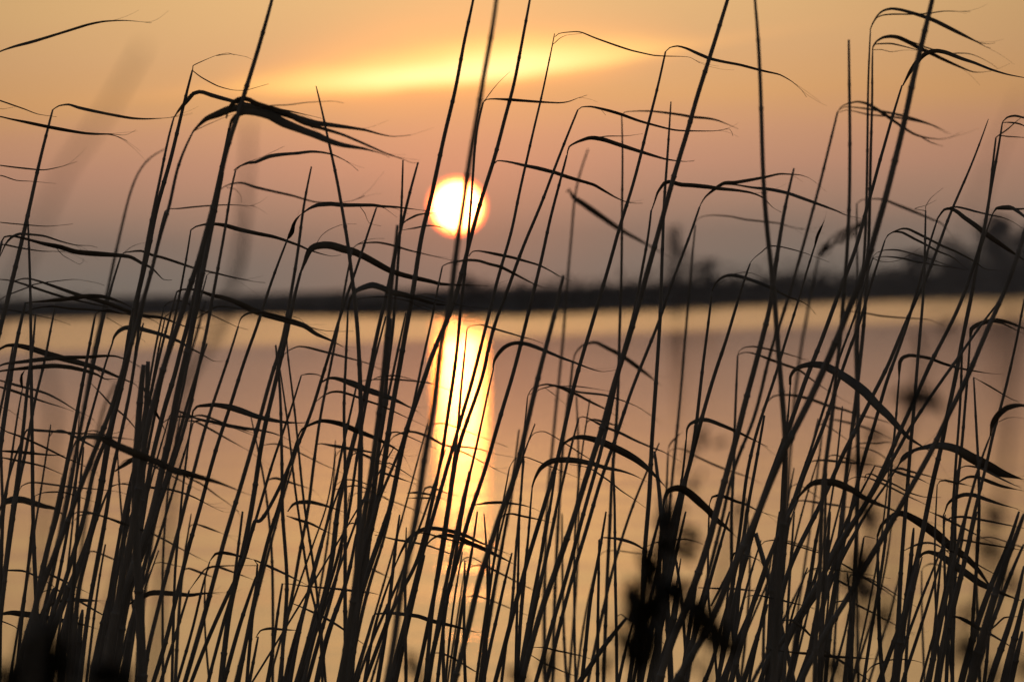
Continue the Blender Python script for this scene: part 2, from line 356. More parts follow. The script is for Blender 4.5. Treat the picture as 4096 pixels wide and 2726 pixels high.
S 16,34 | c1 180,35 190,130 210,300 225,500 230,800 240,1200 240,1566 d1 270,350 290,700 250,1200
S 10,26 | b1 280,1400 275,1566 c1 310,280 350,600 375,830 400,1100 430,1400 450,1566 d1 500,300 550,650 590,1000 640,1566
S 12,24 | c1 220,260 270,600 310,900 350,1300 390,1566 d1 440,350 490,700 560,900 600,1200 610,1566
L 40 .3 | c1 290,1566 340,1500 400,1480 500,1478 600,1500 700,1530 d1 820,10
L 30 .3 | d1 280,40 400,80 500,110 600,160 720,220
S 8,50 6.6 | a1 553,790 620,1060 640,1180 690,1400 730,1566 b1 750,110 790,330 820,520 850,680 870,880 900,1100 930,1400 940,1566 c1 950,200 960,500 965,800 960,1100 950,1566 d1 930,400 920,900 860,1300 820,1566
L 18 .4 | c1 970,365 1080,352 1200,350 1300,352 1450,365 1600,385 1700,420 1780,450
L 14 .3 | c1 1060,360 1120,330 1180,320 1280,315 1380,335 1500,370
S 14,36 | b1 1110,340 1055,500 960,800 890,1000 820,1200 740,1450 700,1566 c1 690,80 600,350 540,560 480,750 400,900 340,1060 240,1300 100,1566 d1 0,180 c0 2354,1566 d0 2230,500 2130,680 1900,1200 1760,1566
H | b1 1110,338 1150,330 1290,350 1400,400
L 64 .4 | c1 605,375 670,340 730,340 800,360 900,395 1000,440 1100,475 1200,510 1300,550 1400,600 1500,650
L 24 .25 | c1 545,560 620,500 700,465 780,465 900,500 1000,540 1150,590 1300,660 1450,730 1580,790
S 14,30 | b1 885,720 860,850 815,1080 780,1300 740,1500 730,1566 c1 690,200 650,400 600,620 560,900 520,1200 480,1566 d1 410,330 340,750 280,1000 220,1500
L 20 .4 | b1 885,720 930,680 1000,665 1120,660 1250,685 1400,730 1500,755 1650,790 1800,825
H | b1 930,680 1010,640 1100,625 1180,625
L 30 .3 | c1 560,945 600,940 680,955 800,975 950,1000 1130,1035 1260,1075
S 14,36 | c1 390,870 350,1000 270,1250 205,1566 d1 150,100 0,700 c0 2354,2300
L 54 .5 | c1 390,870 420,810 500,765 600,730 700,740 800,765 900,810 1000,850 1100,890 1200,940 1300,1000 1380,1080
S 12,30 | c1 415,315 395,390 330,600 250,830 150,1120 20,1566 c0 2354,1640 d0 2200,550 2060,1000
L 14 .3 | c1 415,312 480,300 560,305 650,345
S 6,20 | c1 733,1010 700,1250 660,1500 640,1566 d1 540,260 350,800 250,1100
L 16 .3 | c1 720,1365 800,1345 900,1325 980,1340 1080,1385 1200,1435
L 14 .3 | c1 740,1320 800,1275 900,1275 1000,1305 1100,1350 1200,1390
S 16,30 | c1 920,430 870,660 790,1000 730,1300 680,1566 d1 580,400 470,800 380,1200 320,1566
S 14,30 | b1 1195,1340 1140,1566 c1 1080,200 1030,480 980,750 940,1000 900,1250 860,1566 d1 700,600 600,900 500,1300
S 12,40 | a1 1350,1470 1347,1566 b1 1340,250 1330,480 1310,750 1300,950 1280,1200 1250,1566 c1 1210,250 1190,500 1150,750 1120,1100 1090,1400 1070,1566 d1 1000,650 950,850 900,1200 860,1566
S 14,50 | a1 1490,1490 1465,1566 b1 1380,330 1340,500 1290,700 1250,900 1210,1100 1150,1350 1100,1566 c1 1040,350 990,550 930,800 850,1100 780,1400 740,1566 d1 720,300 650,700 520,1150 380,1566
L 22 .4 | b1 1340,500 1380,460 1480,410 1570,395 1660,388
L 16 .4 | b1 1340,548 1450,530 1600,505 1700,520 1800,570
S 24,60 6 | b1 1300,500 1290,650 1270,850 1240,1050 1220,1300 1200,1566 c1 1170,300 1140,600 1100,900 1060,1200 1000,1566 d1 930,500 880,900 820,1300 780,1566
S 24,36 | b1 1240,1355 1220,1566 c1 1200,350 1180,700 1120,1000 1090,1300 1040,1566 d1 980,450 940,800 880,1200 850,1566
S 16,30 | b1 1380,1310 1350,1450 1325,1566 c1 1240,400 1180,700 1100,1200 1080,1400 1040,1566 d1 950,500
L 24 .25 | c1 1225,930 1260,880 1330,845 1420,830 1500,845 1600,885 1700,940 1800,970 1900,970 2050,990 2200,1035 2354,1062
L 16 .3 | c1 1740,950 1840,990 1950,1040 2080,1110 2230,1190
S 18,50 6.7 | a1 2010,-60 2000,0 1905,420 1840,800 1740,1210 1665,1566 b1 1600,300 1520,600 1470,950 1420,1250 1360,1566 c1 1340,130 1290,400 1230,750 1190,1050 1150,1300 1100,1566 d1 1000,400 940,800
S 14,36 | b1 845,1280 835,1566 c1 820,300 805,600 815,1000 825,1400 820,1566 d1 820,400 820,900 830,1500
L 60 .35 | b1 845,1280 870,1180 920,1110 980,1080 1070,1055 1160,1080 1250,1120 1350,1140 1500,1180 1650,1225 1850,1240
L 12 .4 | b1 920,1185 1000,1168 1200,1160 1400,1200 1500,1250 1650,1310 1740,1330
L 9 .3 | b1 1300,1130 1500,1150 1700,1200 1900,1240 2150,1275 2280,1300
H | b1 1350,1290 1500,1250 1620,1210 1760,1165
H | b1 1400,1190 1550,1240 1700,1300 1900,1380 2080,1370
H | b1 1500,1140 1620,1140 1800,1210 1950,1260 2080,1370
S 32,60 5.3 | a1 2215,-60 2210,0 2160,330 2100,640 2060,900 1990,1300 1945,1566 b1 1910,280 1880,450 1850,650 1820,900 1790,1200 1730,1400 1700,1566 c1 1660,330 1640,560 1590,830 1540,1100 1500,1400 1480,1566 d1 1430,250 1370,550 1310,850 1280,1150 1200,1566
S 14,36 | a1 2090,940 2050,1050 2020,1250 2000,1566 b1 1985,250 1960,500 1950,700 1930,900 1900,1100 1880,1300 1860,1566 c1 1810,400 1760,700 1730,950 1690,1150 1600,1566 d1 1480,480 1350,700 1240,920 1150,1150 1000,1566
L 28 .3 | a1 2090,940 2120,915 2200,910 2354,918 2534,932 2654,940 2794,946 2874,935 2954,905 3044,875
H | a1 2110,915 2180,820 2250,740 2335,660
S 16,48 | a2 175,-60 165,0 70,510 0,880 a1 2320,950 2250,1240 2160,1566 b1 2110,120 2050,330 1980,570 1930,800 1860,1050 1800,1300 1700,1500 1670,1566 c1 1580,250 1480,550 1400,750 1340,1000 1290,1250 1230,1566 d1 1100,350 1000,650 900,1000
L 40 .35 | a1 2185,1510 2220,1478 2300,1485 2354,1495 2484,1525 2584,1545 2704,1575 b2 400,20 500,55 600,85 750,130 830,175 950,245 1040,285 1120,300 1200,300
L 28 .35 | b1 1955,790 1990,745 2050,738 2150,755 2270,780 2354,797 2454,825 2604,870 2704,920 2804,975 2904,1015
L 26 .3 | c1 1390,1395 1480,1390 1580,1405 1650,1425 1720,1445
L 18 .5 | c1 1380,1440 1550,1440 1710,1445
S 6,40 | a2 390,310 385,350 350,510 320,660 265,930 230,1060 130,1500 115,1566 b2 60,230 20,450 0,600 b1 2330,620 2280,800 2210,1030 2150,1300 2080,1566 c1 2000,330 1950,500 1890,700 1830,900 1750,1180 1640,1566 d1 1540,350 1400,900 1270,1400
L 18 .45 | a2 385,348 430,310 500,298 590,292 650,302 760,348 960,420 1100,465 1250,500 1300,510 1400,517 1550,520 1640,530 1725,580
H | a2 375,410 430,360 500,325 640,310
S 14,40 | a2 605,1010 580,1070 480,1320 385,1566 b2 355,75 265,325 130,630 20,920 b1 2300,1150 2230,1300 2150,1566 c1 2090,330 1990,600 1900,850 1850,1000 1790,1400 1770,1566 d1 1690,500 1600,950 1530,1300 1470,1566
L 28 .2 | a2 605,1010 640,985 720,980 800,995 900,1020 1000,1050 1150,1105 1250,1135 1440,1185 1560,1202 1850,1205 2000,1187 2030,1250
H | a2 740,985 820,1010 860,1060
S 16,42 | a2 505,1430 470,1566 b2 410,220 340,480 290,740 240,950 160,1270 90,1566 c2 0,350 c1 2310,480 2200,850 2110,1170 2060,1320 1970,1566 d1 1850,450 1750,800 1650,1200 1560,1566
L 44 .35 | a2 505,1430 525,1350 600,1305 700,1270 760,1268 850,1285 1000,1335 1200,1400 1400,1460 1510,1478 1600,1485 1680,1475
L 9 .3 | a2 760,1268 880,1252 1050,1250 1200,1230
L 30 .3 | c1 1990,1510 2030,1500 2120,1485 2250,1480 2354,1490 2454,1505 2554,1535 2614,1566
S 10,34 7.9 | a2 1008,1060 1015,1300 1016,1566 b2 1010,300 1010,600 1005,1000 990,1400 985,1566 c2 980,300 965,600 950,900 920,1200 905,1566 d2 870,700 860,1000 840,1566
L 26 .55 | a2 1010,1055 1040,1030 1150,1022 1280,1023 1400,1035 1550,1055 1660,1075 1800,1088 1900,1110 2080,1185
S 14,42 | a2 1412,475 1395,550 1340,810 1240,1190 1175,1480 1150,1566 b2 1090,220 1000,480 900,860 840,1050 770,1300 690,1566 c2 620,230 560,450 500,720 440,1000 390,1200 280,1566 d2 130,500 0,980 d1 2200,1566
L 32 .3 | a2 1412,475 1450,440 1520,425 1600,445 1700,490 1820,540 1950,570 2100,598 2280,645 2354,662 2464,688 2574,750 2664,830 2709,895
L 80 .5 | c2 445,980 490,930 560,890 640,880 750,900 850,935 950,980 1050,1030 1150,1090 1250,1170 1350,1270 1430,1360
S 10,44 | a2 1460,935 1437,1310 1420,1566 b2 1395,300 1390,550 1375,900 1370,1200 1350,1566 c2 1320,450 1280,1000 1270,1300 1250,1566 d2 1215,400 1200,800 1170,1566
S 28,52 6.5 | a2 2003,-60 1985,0 1830,500 1700,900 1620,1200 1505,1566 b2 1400,380 1310,700 1220,1020 1130,1350 1065,1566 c2 1010,180 940,370 870,650 800,900 700,1200 590,1566 d2 420,500 260,930 130,1400
S 20,56 5.9 | a2 2230,-60 2235,0 2270,400 2290,850 2300,1200 2310,1566 b2 2330,350 b3 10,700 60,1150 90,1566 c3 130,500 155,800 165,1100 150,1566 d3 100,500 80,1000 50,1566
S 16,38 | b2 1280,365 1270,500 1240,700 1190,930 1130,1300 1050,1566 c2 980,250 930,520 880,750 820,1000 750,1250 660,1566 d2 500,600 380,1000 220,1566
L 44 .35 | b2 1285,360 1310,290 1340,200 1400,115 1440,103 1500,115 1560,130 1650,135 1800,150 1900,165 2050,180 2180,200 2260,225 2320,260 2400,340 2480,385
S 14,30 9.6 | a2 700,1370 630,1566 b2 575,200 560,450 540,700 510,1000 490,1300 470,1566 c2 430,380 400,650 370,1000 340,1250 320,1566 d2 300,500 290,1000 300,1566
L 60 .2 | b2 500,200 525,170 560,240 650,300 750,370 850,440 980,530 1100,600 1280,700 1400,770 1480,820
S 26,56 6.1 | b2 475,965 440,1100 400,1300 330,1566 c2 250,300 180,600 110,900 40,1200 0,1350 c1 2250,1566 d1 2150,350 2050,620 1980,950 1880,1350 1820,1566
S 16,36 | b2 1725,335 1670,500 1560,800 1440,1100 1370,1350 1280,1566 c2 1180,250 1090,470 1000,750 930,950 860,1150 800,1310 730,1566 d2 570,540 450,1000 320,1566
L 36 .3 | b2 1740,300 1780,240 1850,180 1950,115 2050,110 2200,85 2354,55 2454,32 2534,33 2654,42 2734,70 2794,110
L 34 .5 | b2 1900,160 1940,130 2050,130 2200,155 2354,172 2454,190 2554,215 2654,250 2794,300 2904,340 2984,370 3074,410 3214,440
S 12,30 8.6 | b2 1685,500 1665,700 1630,1100 1600,1450 1590,1566 c2 1555,430 1520,800 1490,1100 1460,1400 1440,1566 d2 1400,500 1350,1000
L 18 .6 | b2 1685,480 1700,450 1760,420 1850,410 2000,420 2150,450 2310,468 2454,485 2554,515 2684,540
S 14,40 | b2 1840,1110 1820,1300 1785,1566 c2 1750,260 1710,620 1690,800 1650,1050 1600,1250 1540,1566 d2 1450,500 1350,1200
L 34 .3 | b2 1840,1110 1870,1040 1920,990 1980,965 2050,965 2150,990 2250,1025 2354,1065 2424,1100 2554,1165 2654,1200 2724,1240 2794,1320
H | b2 1870,1050 1950,1010 2010,985
H | b2 2050,950 2130,933 2230,950 2354,1010
S 12,46 | b2 2190,850 2130,1010 2050,1280 1970,1566 c2 1870,270 1790,550 1730,760 1680,950 1620,1200 1500,1566 d2 1400,600 1280,1100
L 12 .3 | b2 2190,848 2230,800 2300,745 2360,695 2474,700 2654,745 2754,780 2834,810 2914,840
S 38,66 5.9 | a3 1525,-60 1510,0 1470,180 1390,500 1330,750 1270,1050 1200,1350 1145,1566 b3 1070,300 980,600 900,900 820,1080 740,1280 630,1566 c3 540,200 450,400 380,550 280,750 180,930 80,1150 0,1330 c2 2270,1566 d2 2150,280 2060,450 1960,700 1860,950 1740,1180 1600,1400 1500,1566
S 18,42 6.1 | a3 742,365 745,700 750,1050 752,1280 750,1566 b3 750,250 740,450 730,700 715,950 690,1200 665,1566 c3 630,250 600,600 560,900 510,1250 490,1566 d3 480,500 450,1000 430,1566
L 18 .4 | b3 660,1340 700,1300 780,1295 900,1310 1040,1335 1200,1350 1400,1362 1500,1375 1620,1430
S 10,36 7.7 | a3 940,280 935,400 920,700 915,1100 910,1566 b3 905,300 895,600 880,900 850,1200 820,1566 c3 830,350 830,800 830,1300 820,1566 d3 800,600 750,1100
L 42 .6 | a3 940,280 960,220 1010,140 1060,100 1130,82 1220,92 1340,125 1450,160 1550,200 1700,275 1850,350 1930,390 2000,430 2050,445
L 16 .3 | a3 960,230 1000,165 1060,140 1150,132 1300,132 1400,130 1500,120 1600,105 1700,103 1860,110
H | a3 1930,390 2020,405 2090,395
S 12,40 7.7 | a3 960,470 953,600 958,900 945,1300 940,1566 b3 935,300 930,600 915,900 900,1200 870,1566 c3 830,350 790,700 740,1050 700,1400 680,1566 d3 640,500 580,1000
L 42 .3 | a3 960,470 965,430 1000,380 1060,345 1130,335 1200,345 1300,390 1390,440 1500,490 1600,540 1720,595 1800,630 1880,660 1950,665 2050,655
L 16 .3 | a3 965,440 985,408 1040,403 1130,402 1220,420 1380,462 1500,500
L 14 .3 | a3 1200,340 1380,405 1450,435 1560,470 1650,495 1750,490 1850,495 1950,530 2060,590 2110,630
H | a3 965,460 1050,458 1130,478 1250,462 1380,465
S 14,44 | a3 1235,785 1185,950 1130,1120 1080,1320 1000,1566 b3 980,140 920,290 870,500 800,750 720,950 640,1150 570,1350 490,1566 c3 430,150 340,350 290,520 220,720 130,950 60,1150 0,1300 c2 2200,1800
L 46 .15 | a3 1240,785 1300,670 1360,580 1420,515 1480,480 1550,468 1640,485 1780,540 1900,580 2050,640 2200,685 2354,715 2500,745
S 16,34 8.3 | a3 640,1030 600,1200 560,1350 510,1566 b3 430,300 370,520 300,780 220,1050 150,1300 50,1566 c3 0,180 c2 2280,520 2200,800 2100,1000 2000,1300 1950,1566 d2 1850,400 1800,600
L 30 .4 | a3 640,1030 670,985 730,955 820,935 900,950 980,990 1100,1070 1220,1155 1340,1230 1450,1265 1600,1280 1700,1260
L 24 .5 | a3 645,1020 700,985 800,988 900,1000 1050,1025 1240,1065 1400,1110 1550,1165 1680,1230
L 18 .5 | a3 650,1035 720,1012 800,1025 930,1055 1100,1070 1300,1100 1500,1150 1650,1230
L 12 .3 | a3 1390,1250 1500,1310 1610,1345
L 30 .4 | c3 -60,640 0,550 50,505 130,492 250,498 400,535 550,590 700,630 850,680 1000,715 1150,760 1240,790
S 6,44 | a3 2025,1095 1960,1280 1850,1566 b3 1720,290 1640,480 1550,750 1450,1000 1350,1200 1280,1380 1190,1566 c3 1120,200 950,520 820,800 700,1000 620,1200 530,1400 450,1566 d3 320,250 200,500 130,750 50,1200
S 12,50 | a3 2155,1130 2145,1200 2110,1420 2080,1566 b3 2020,330 1990,550 1930,780 1880,1100 1830,1350 1780,1566 c3 1720,350 1640,700 1600,950 1520,1250 1460,1566 d3 1380,400 1280,850 1200,1300 1160,1566
L 24 .4 | a3 2155,1125 2200,1080 2270,1065 2354,1085 2450,1140
L 18 .4 | a3 2160,1128 2200,1125 2280,1132 2340,1150 2420,1200
S 14,44 | a3 2095,1265 2080,1400 2060,1566 b3 2035,300 1980,600 1900,850 1850,1000 1780,1200 1700,1380 1600,1566 c3 1500,180 1400,420 1300,640 1200,850 1120,1050 1000,1300 860,1566 d3 700,200 500,600 250,1000
L 12 .3 | a3 2095,1265 2120,1245 2200,1255 2354,1265 2450,1280
L 10 .3 | a3 2120,1245 2200,1190 2310,1095 2400,1040
S 12,28 | b3 2065,400 2010,550 1960,700 1900,900 1870,1150 1800,1400 1780,1566 c3 1775,400 1750,800 1720,1200 1700,1566 d3 1680,600 1700,1566
L 28 .4 | b3 2070,385 2100,352 2180,350 2300,355 2354,352 2450,360
L 38 .4 | b3 2080,375 2100,345 2220,335 2280,365 2354,420 2450,520
S 30,52 6.3 | b3 2420,380 2354,600 2290,800 2200,1050 2100,1280 1970,1566 c3 1870,250 1740,520 1640,700 1560,900 1480,1050 1350,1280 1190,1566 d3 1080,200 900,500 760,750 550,1080 400,1350 300,1566
S 14,40 | b3 2110,1220 1990,1370 1900,1500 1850,1566 c3 1700,220 1550,420 1400,650 1280,830 1150,1080 1020,1300 860,1566 d3 700,250 500,600 350,900 0,1350
S 16,32 | b3 1860,1520 1855,1566 c3 1840,300 1810,600 1790,900 1750,1250 1720,1566 d3 1720,600 1700,1200
L 50 .2 | b3 1860,1540 1870,1460 1920,1420 2000,1390 2080,1375 2150,1378 2230,1400 2354,1450 2450,1490
L 18 .3 | b3 2050,1385 2080,1390 2150,1400 2230,1440 2354,1500
S 14,38 | b3 1550,470 1510,570 1480,680 1440,850 1400,1000 1340,1200 1290,1380 1230,1566 c3 1130,250 1060,450 990,740 900,1000 850,1200 800,1400 760,1566 d3 650,500 560,1000
L 20 .3 | b3 1555,460 1570,420 1620,365 1680,340 1740,335 1830,355 1920,380 2050,410 2150,430 2250,470 2354,540
L 54 .5 | b3 1560,440 1620,360 1680,352 1740,380 1800,430 1900,500 2000,580 2100,650 2200,720 2354,820 2420,860
S 12,38 | b3 1450,370 1445,650 1440,900 1430,1150 1405,1400 1390,1566 c3 1360,350 1340,650 1310,950 1290,1250 1265,1566 d3 1220,600 1200,1200
H | b3 1450,330 1500,250 1610,160
H | b3 1350,350 1450,320 1550,270
S 12,28 8.8 | b3 818,300 815,450 820,800 825,1100 800,1566 c3 815,400 820,900 820,1566
L 28 .5 | b3 820,300 860,270 950,260 1060,265 1200,320 1350,380 1500,445 1600,490 1700,610
S 12,38 | b3 1075,640 1045,740 965,980 910,1150 850,1400 770,1566 c3 690,250 620,430 570,620 500,820 380,1100 330,1250 220,1500 d3 130,150 0,450
L 26 .3 | b3 1075,640 1100,595 1150,565 1230,535 1290,538 1380,580 1500,640 1600,690 1750,755 1900,835 2000,905 2200,920
L 24 .3 | b3 1100,600 1150,565 1230,568 1350,630 1450,680 1560,740 1700,800 1840,915
S 12,28 | b3 965,800 940,860 900,1000 850,1150 800,1350 710,1566 c3 640,180 580,400 520,600 450,800 380,1050 300,1250 200,1566 d3 60,500
L 18 .4 | b3 965,800 1060,790 1150,795 1250,810 1340,835 1500,860 1650,885 1830,915
L 14 .3 | b3 965,790 1000,755 1080,730 1200,732 1350,770 1500,815 1650,870 1800,915
H | b3 970,810 1020,830 1100,840 1200,825 1310,770 1400,710
S 10,34 | b3 490,520 460,600 420,720 380,850 320,1050 250,1300 160,1566 c3 90,250 0,520 c2 2250,820 2150,1250 2120,1566 d2 2080,300 2040,600 1960,1100
L 30 .5 | b3 420,720 430,690 450,610 490,520 520,460
S 20,30 10.5 | b3 465,800 430,950 390,1150 350,1400 310,1566 c3 280,250 240,550 220,800 190,1200
P | b3 465,800 520,720 600,650 700,580 830,505
S 14,66 6.3 | a3 238,1545 b3 200,130 150,350 110,600 70,850 40,1100 0,1350 c2 2290,0 2230,250 2150,530 2080,830 2010,1080 1940,1350 1880,1566 d2 1800,330 1700,600 1600,900 1480,1150 1350,1566
S 14,34 | b3 2400,1000 2354,1200 2285,1566 c3 2250,150 2150,580 2080,800 2020,1100 1930,1450 1900,1566 d3 1820,400 1700,850 1600,1200 1540,1566
S 12,34 | c3 1890,330 1900,500 1915,800 1935,1100 1945,1566 d3 1920,500 1890,900 1870,1300
L 16 .4 | c3 1895,335 1980,380 2100,450 2200,510 2300,555
S 14,38 | c3 2045,870 1990,1000 1930,1180 1830,1566 d3 1770,200 1660,700 1560,1150 1460,1566
L 66 .4 | c3 2045,870 2060,770 2085,720 2130,660 2200,610 2280,590 2354,590 2450,620
H | c3 2120,740 2200,705 2280,698 2354,712
S 14,30 | c3 1205,330 1195,400 1180,700 1150,950 1130,1200 1110,1566 d3 1050,500 950,1100 880,1566
L 36 .15 | c3 1205,340 1215,190 1250,145 1300,130 1400,140 1500,160 1600,200 1700,230 1800,255 2000,290 2160,305
S 12,26 | c3 205,400 195,550 180,750 150,1000 130,1300 120,1566 d3 60,900
L 96 .45 | c3 205,400 205,330 240,270 310,230 400,215 500,225 600,270 700,330 800,400 900,480 1000,590 1100,680 1200,790 1300,890 1450,985 1530,1030
S 14,32 7.8 | c2 2075,130 2065,400 2050,750 2040,1150 2020,1566 d2 2020,600 2060,1200
L 18 .4 | c2 2075,125 2090,90 2130,60 2220,48 2354,72 2504,110 2654,155 2754,190
L 26 .4 | c2 2085,120 2150,100 2250,120 2354,160 2504,215 2634,260 2754,350 2854,420 2994,510
S 14,26 | c3 1205,1130 1120,1280 1030,1400 900,1566 d3 820,180 700,400 580,640 500,900
L 110 .65 | c3 1300,1020 1380,990 1480,970 1560,960 1650,970 1750,1000 1850,1060 1950,1110 2050,1160 2150,1210 2354,1270
L 54 .4 | c3 1205,1130 1240,1080 1290,1035 1380,990
S 12,36 | c3 985,1140 930,1250 850,1390 760,1566 d3 600,350 450,700 300,950 100,1350
L 28 .4 | c3 980,1145 1040,1155 1130,1180 1250,1225 1380,1260 1500,1320
L 20 .3 | c3 890,1280 900,1225 960,1222 1040,1265 1180,1325 1300,1390 1440,1430 1590,1435
S 18,44 | c3 270,1460 200,1566 d3 100,200 0,450 -150,900
L 74 .35 | c3 270,1440 370,1330 440,1295 520,1290 620,1300 720,1340 800,1380 870,1430 1000,1490 1150,1550 1260,1610
S 14,40 | d3 1005,230 1010,500 1020,850 1020,1100 1040,1350 1060,1566
L 96 .5 | d3 1005,230 1040,130 1100,70 1180,20 1250,20 1330,60 1430,120 1550,210 1650,300 1750,370 1850,450 1950,560 2050,700 2100,760
S 14,30 | d3 1615,30 1620,300 1625,500 1640,1000 1700,1566
L 44 .4 | c3 1630,1560 1650,1500 1700,1450 1800,1410 1900,1415 2000,1450 2150,1500 2300,1540
S 18,34 | c3 1755,1160 1710,1200 1700,1566 d3 1690,600 1660,1100 1640,1566
L 38 .5 | c3 1720,1320 1760,1290 1830,1250 1900,1245 2000,1275 2150,1330 2330,1370
L 24 .5 | c3 1740,1180 1820,1145 1950,1165 2100,1240 2200,1290 2330,1350
S 12,24 8.4 | c3 760,1000 720,1300 700,1566
L 16 .4 | c3 760,1000 850,940 1000,935 1100,925 1250,955
L 14 .4 | c3 770,990 800,970 950,1000 1050,1050 1130,1120 1250,1230
S 14,22 8.8 | c3 510,720 490,900 450,1250 410,1566 d3 350,400 290,800
L 24 .4 | c3 510,720 600,720 700,740 850,780 1000,840 1150,905
S 12,30 | b1 1715,880 1700,930 1640,1250 1590,1500 1570,1566 c1 1510,280 1440,620 1380,850 1270,1130 1150,1400 1090,1566 d1 950,500 880,900
L 32 .45 | b1 1715,878 1760,855 1820,840 1900,828 1960,822 2050,830 2150,860 2250,885 2354,937 2454,990 2554,1040 2684,1085
S 10,36 | b1 1940,1460 1935,1566 c1 1905,260 1875,600 1860,800 1840,1000 1800,1250 1760,1566 d1 1700,350 1620,900 1560,1566
L 20 .4 | b1 1945,1450 1970,1430 2060,1415 2150,1440 2250,1470 2354,1500 2454,1530 2554,1555 2640,1590
S 12,30 | c1 2185,240 2130,480 2080,720 2020,1000 1960,1230 1930,1400 1900,1566 d1 1820,500 1750,850 1700,1300
L 40 .15 | c1 2180,250 2190,180 2230,110 2290,50 2354,22 2414,15 2484,25 2574,55 2684,100 2814,155 2914,190 3014,230 3114,265 3194,280 3314,262
S 26,36 | c1 1965,1190 1930,1350 1880,1566 d1 1800,400 1700,900
S 12,28 | c1 1745,995 1660,1250 1560,1566 d1 1500,150 1370,500 1250,780 1100,1100 950,1500
S 14,32 8.6 | c2 65,810 40,1000 20,1200 -20,1566 d1 2260,300 2200,700 2110,1200 2060,1566
S 10,28 | c2 145,510 125,700 110,950 95,1250 70,1566 d2 30,400 0,900 d1 2300,1200
L 20 .5 | c2 150,490 200,475 250,445 350,415 430,412 500,430 600,465 700,478 850,495 1000,540 1150,600 1270,680
L 28 .6 | c2 150,490 180,440 240,410 320,395 420,415 520,460 600,490 700,545 850,620 950,680
L 12 .3 | c2 450,412 600,415 750,435 900,460
H | c2 300,425 400,500 500,590
S 8,24 | c2 115,1095 90,1300 70,1566 d2 60,500 40,1200
S 12,28 | c2 185,1340 165,1566 d2 135,430 90,900 60,1300 40,1566
L 60 .3 | c2 185,1340 190,1320 210,1260 260,1170 340,1110 430,1090 540,1092 640,1105 750,1130 870,1165 1000,1190 1120,1230 1240,1290
L 16 .5 | c2 530,1130 700,1160 800,1220 900,1290 1000,1370 1120,1450 1230,1530
S 20,32 8.7 | c2 560,190 540,400 500,650 470,900 450,1200 430,1566 d2 400,600 380,1200
L 46 .6 | c2 560,190 590,100 650,40 720,15 780,15 870,60 970,110 1050,160 1160,240 1300,350 1380,410
S 12,26 8.6 | c2 590,500 605,800 610,1200 610,1566 d2 605,400 575,900 520,1566
S 14,34 | c2 612,710 560,900 500,1150 440,1400 400,1566 d2 300,500 180,900 90,1400
L 28 .3 | c2 612,705 650,692 720,715 800,760 900,805 1000,845 1130,910 1270,970 1400,1020 1560,1110
S 20,30 | c2 395,1220 345,1566 d2 280,350 200,750 100,1300
S 16,28 | c2 925,1070 940,1350 945,1566 d2 950,650 960,1100 965,1566
S 20,54 | c2 1310,1010 1340,1250 1370,1566 d2 1400,400 1420,800 1450,1300 1460,1566
S 14,26 8.5 | c2 1435,1020 1420,1400 d2 1400,200 1380,700
L 18 .5 | c2 1435,1010 1450,950 1500,890 1570,830
L 22 .5 | c2 1440,1020 1470,995 1530,985 1620,1010 1700,1060 1850,1130 2000,1190 2150,1240 2300,1310
S 14,30 | c2 1602,900 1600,950 1570,1250 1540,1450 1500,1566 d2 1350,500 1230,1000
L 42 .35 | c2 1603,900 1610,810 1640,760 1720,725 1800,725 1900,760 2000,800 2080,835 2200,895 2354,970
S 20,50 | c2 1390,1560 d2 1370,200 1350,700 1340,1200
L 84 .5 | c2 1390,1566 1400,1450 1440,1370 1490,1350 1560,1350 1640,1400 1730,1480 1820,1566 d2 1870,70 1950,130 2070,240
S 12,22 | c2 1815,1500 d2 1810,0 1800,800 1850,1100
L 32 .3 | c2 1815,1500 1840,1430 1890,1415 1980,1435 2060,1470 2150,1500 2250,1550 2354,1590
S 18,34 | c2 2320,680 2290,850 2230,1200 2160,1566 d2 2120,350 2080,800
S 16,30 | d0 1740,725 1640,1050 1530,1400 1480,1566
L 16 .3 | d0 1740,725 1830,600 1900,520 2050,500 2354,495
S 12,28 | d0 1930,460 1870,650 1780,1050 1630,1566
L 34 .35 | d0 1930,455 1980,390 2030,378 2100,385 2200,410 2300,435 2354,448
S 20,60 | d0 1160,870 1120,1100 1060,1566
L 56 .35 | d0 1160,870 1190,850 1250,810 1310,785 1380,750 1460,745 1600,755 1750,768 1850,755 1950,748 2050,745
S 18,34 | d0 430,920 360,1200 260,1566
L 36 .6 | d0 430,910 450,880 500,835 600,818 700,815 850,820 930,820
S 16,50 | d0 -60,980 -100,1566
L 64 .35 | d0 -60,960 0,945 100,930 200,940 300,950 450,980 600,1005 750,1035 900,1080
L 20 .3 | d0 -60,540 0,540 200,545 300,580 450,660 600,760
L 14 .3 | d0 -50,1000 20,1010 140,1060 210,1130
S 14,24 | d0 970,300 930,500 900,700 860,1000 800,1500
S 18,30 | d0 2230,0 2200,250 2170,500 2080,1200 2040,1566
S 20,40 | d0 2354,600 2200,1050 2060,1566
S 20,50 | d0 880,0 850,200 790,450 720,700 680,1200 640,1566
S 20,56 | d0 1220,0 1150,200 1080,500 1040,700 950,1200 900,1566
S 20,70 | d0 720,500 650,800 600,1100 560,1566
S 20,80 | d0 500,700 400,1000 330,1300 280,1566
S 20,80 | d0 420,850 340,1100 250,1400 220,1566
S 20,90 | d0 1010,750 960,1000 900,1300 860,1566
S 20,90 | d0 1080,850 1020,1100 970,1350 950,1566
S 20,60 | d0 1240,900 1190,1200 1130,1566
S 20,80 | d0 760,900 720,1200 690,1566
S 14,40 | d1 460,800 380,1100 330,1300 280,1566
S 14,40 | d1 560,850 500,1100 420,1400 370,1566
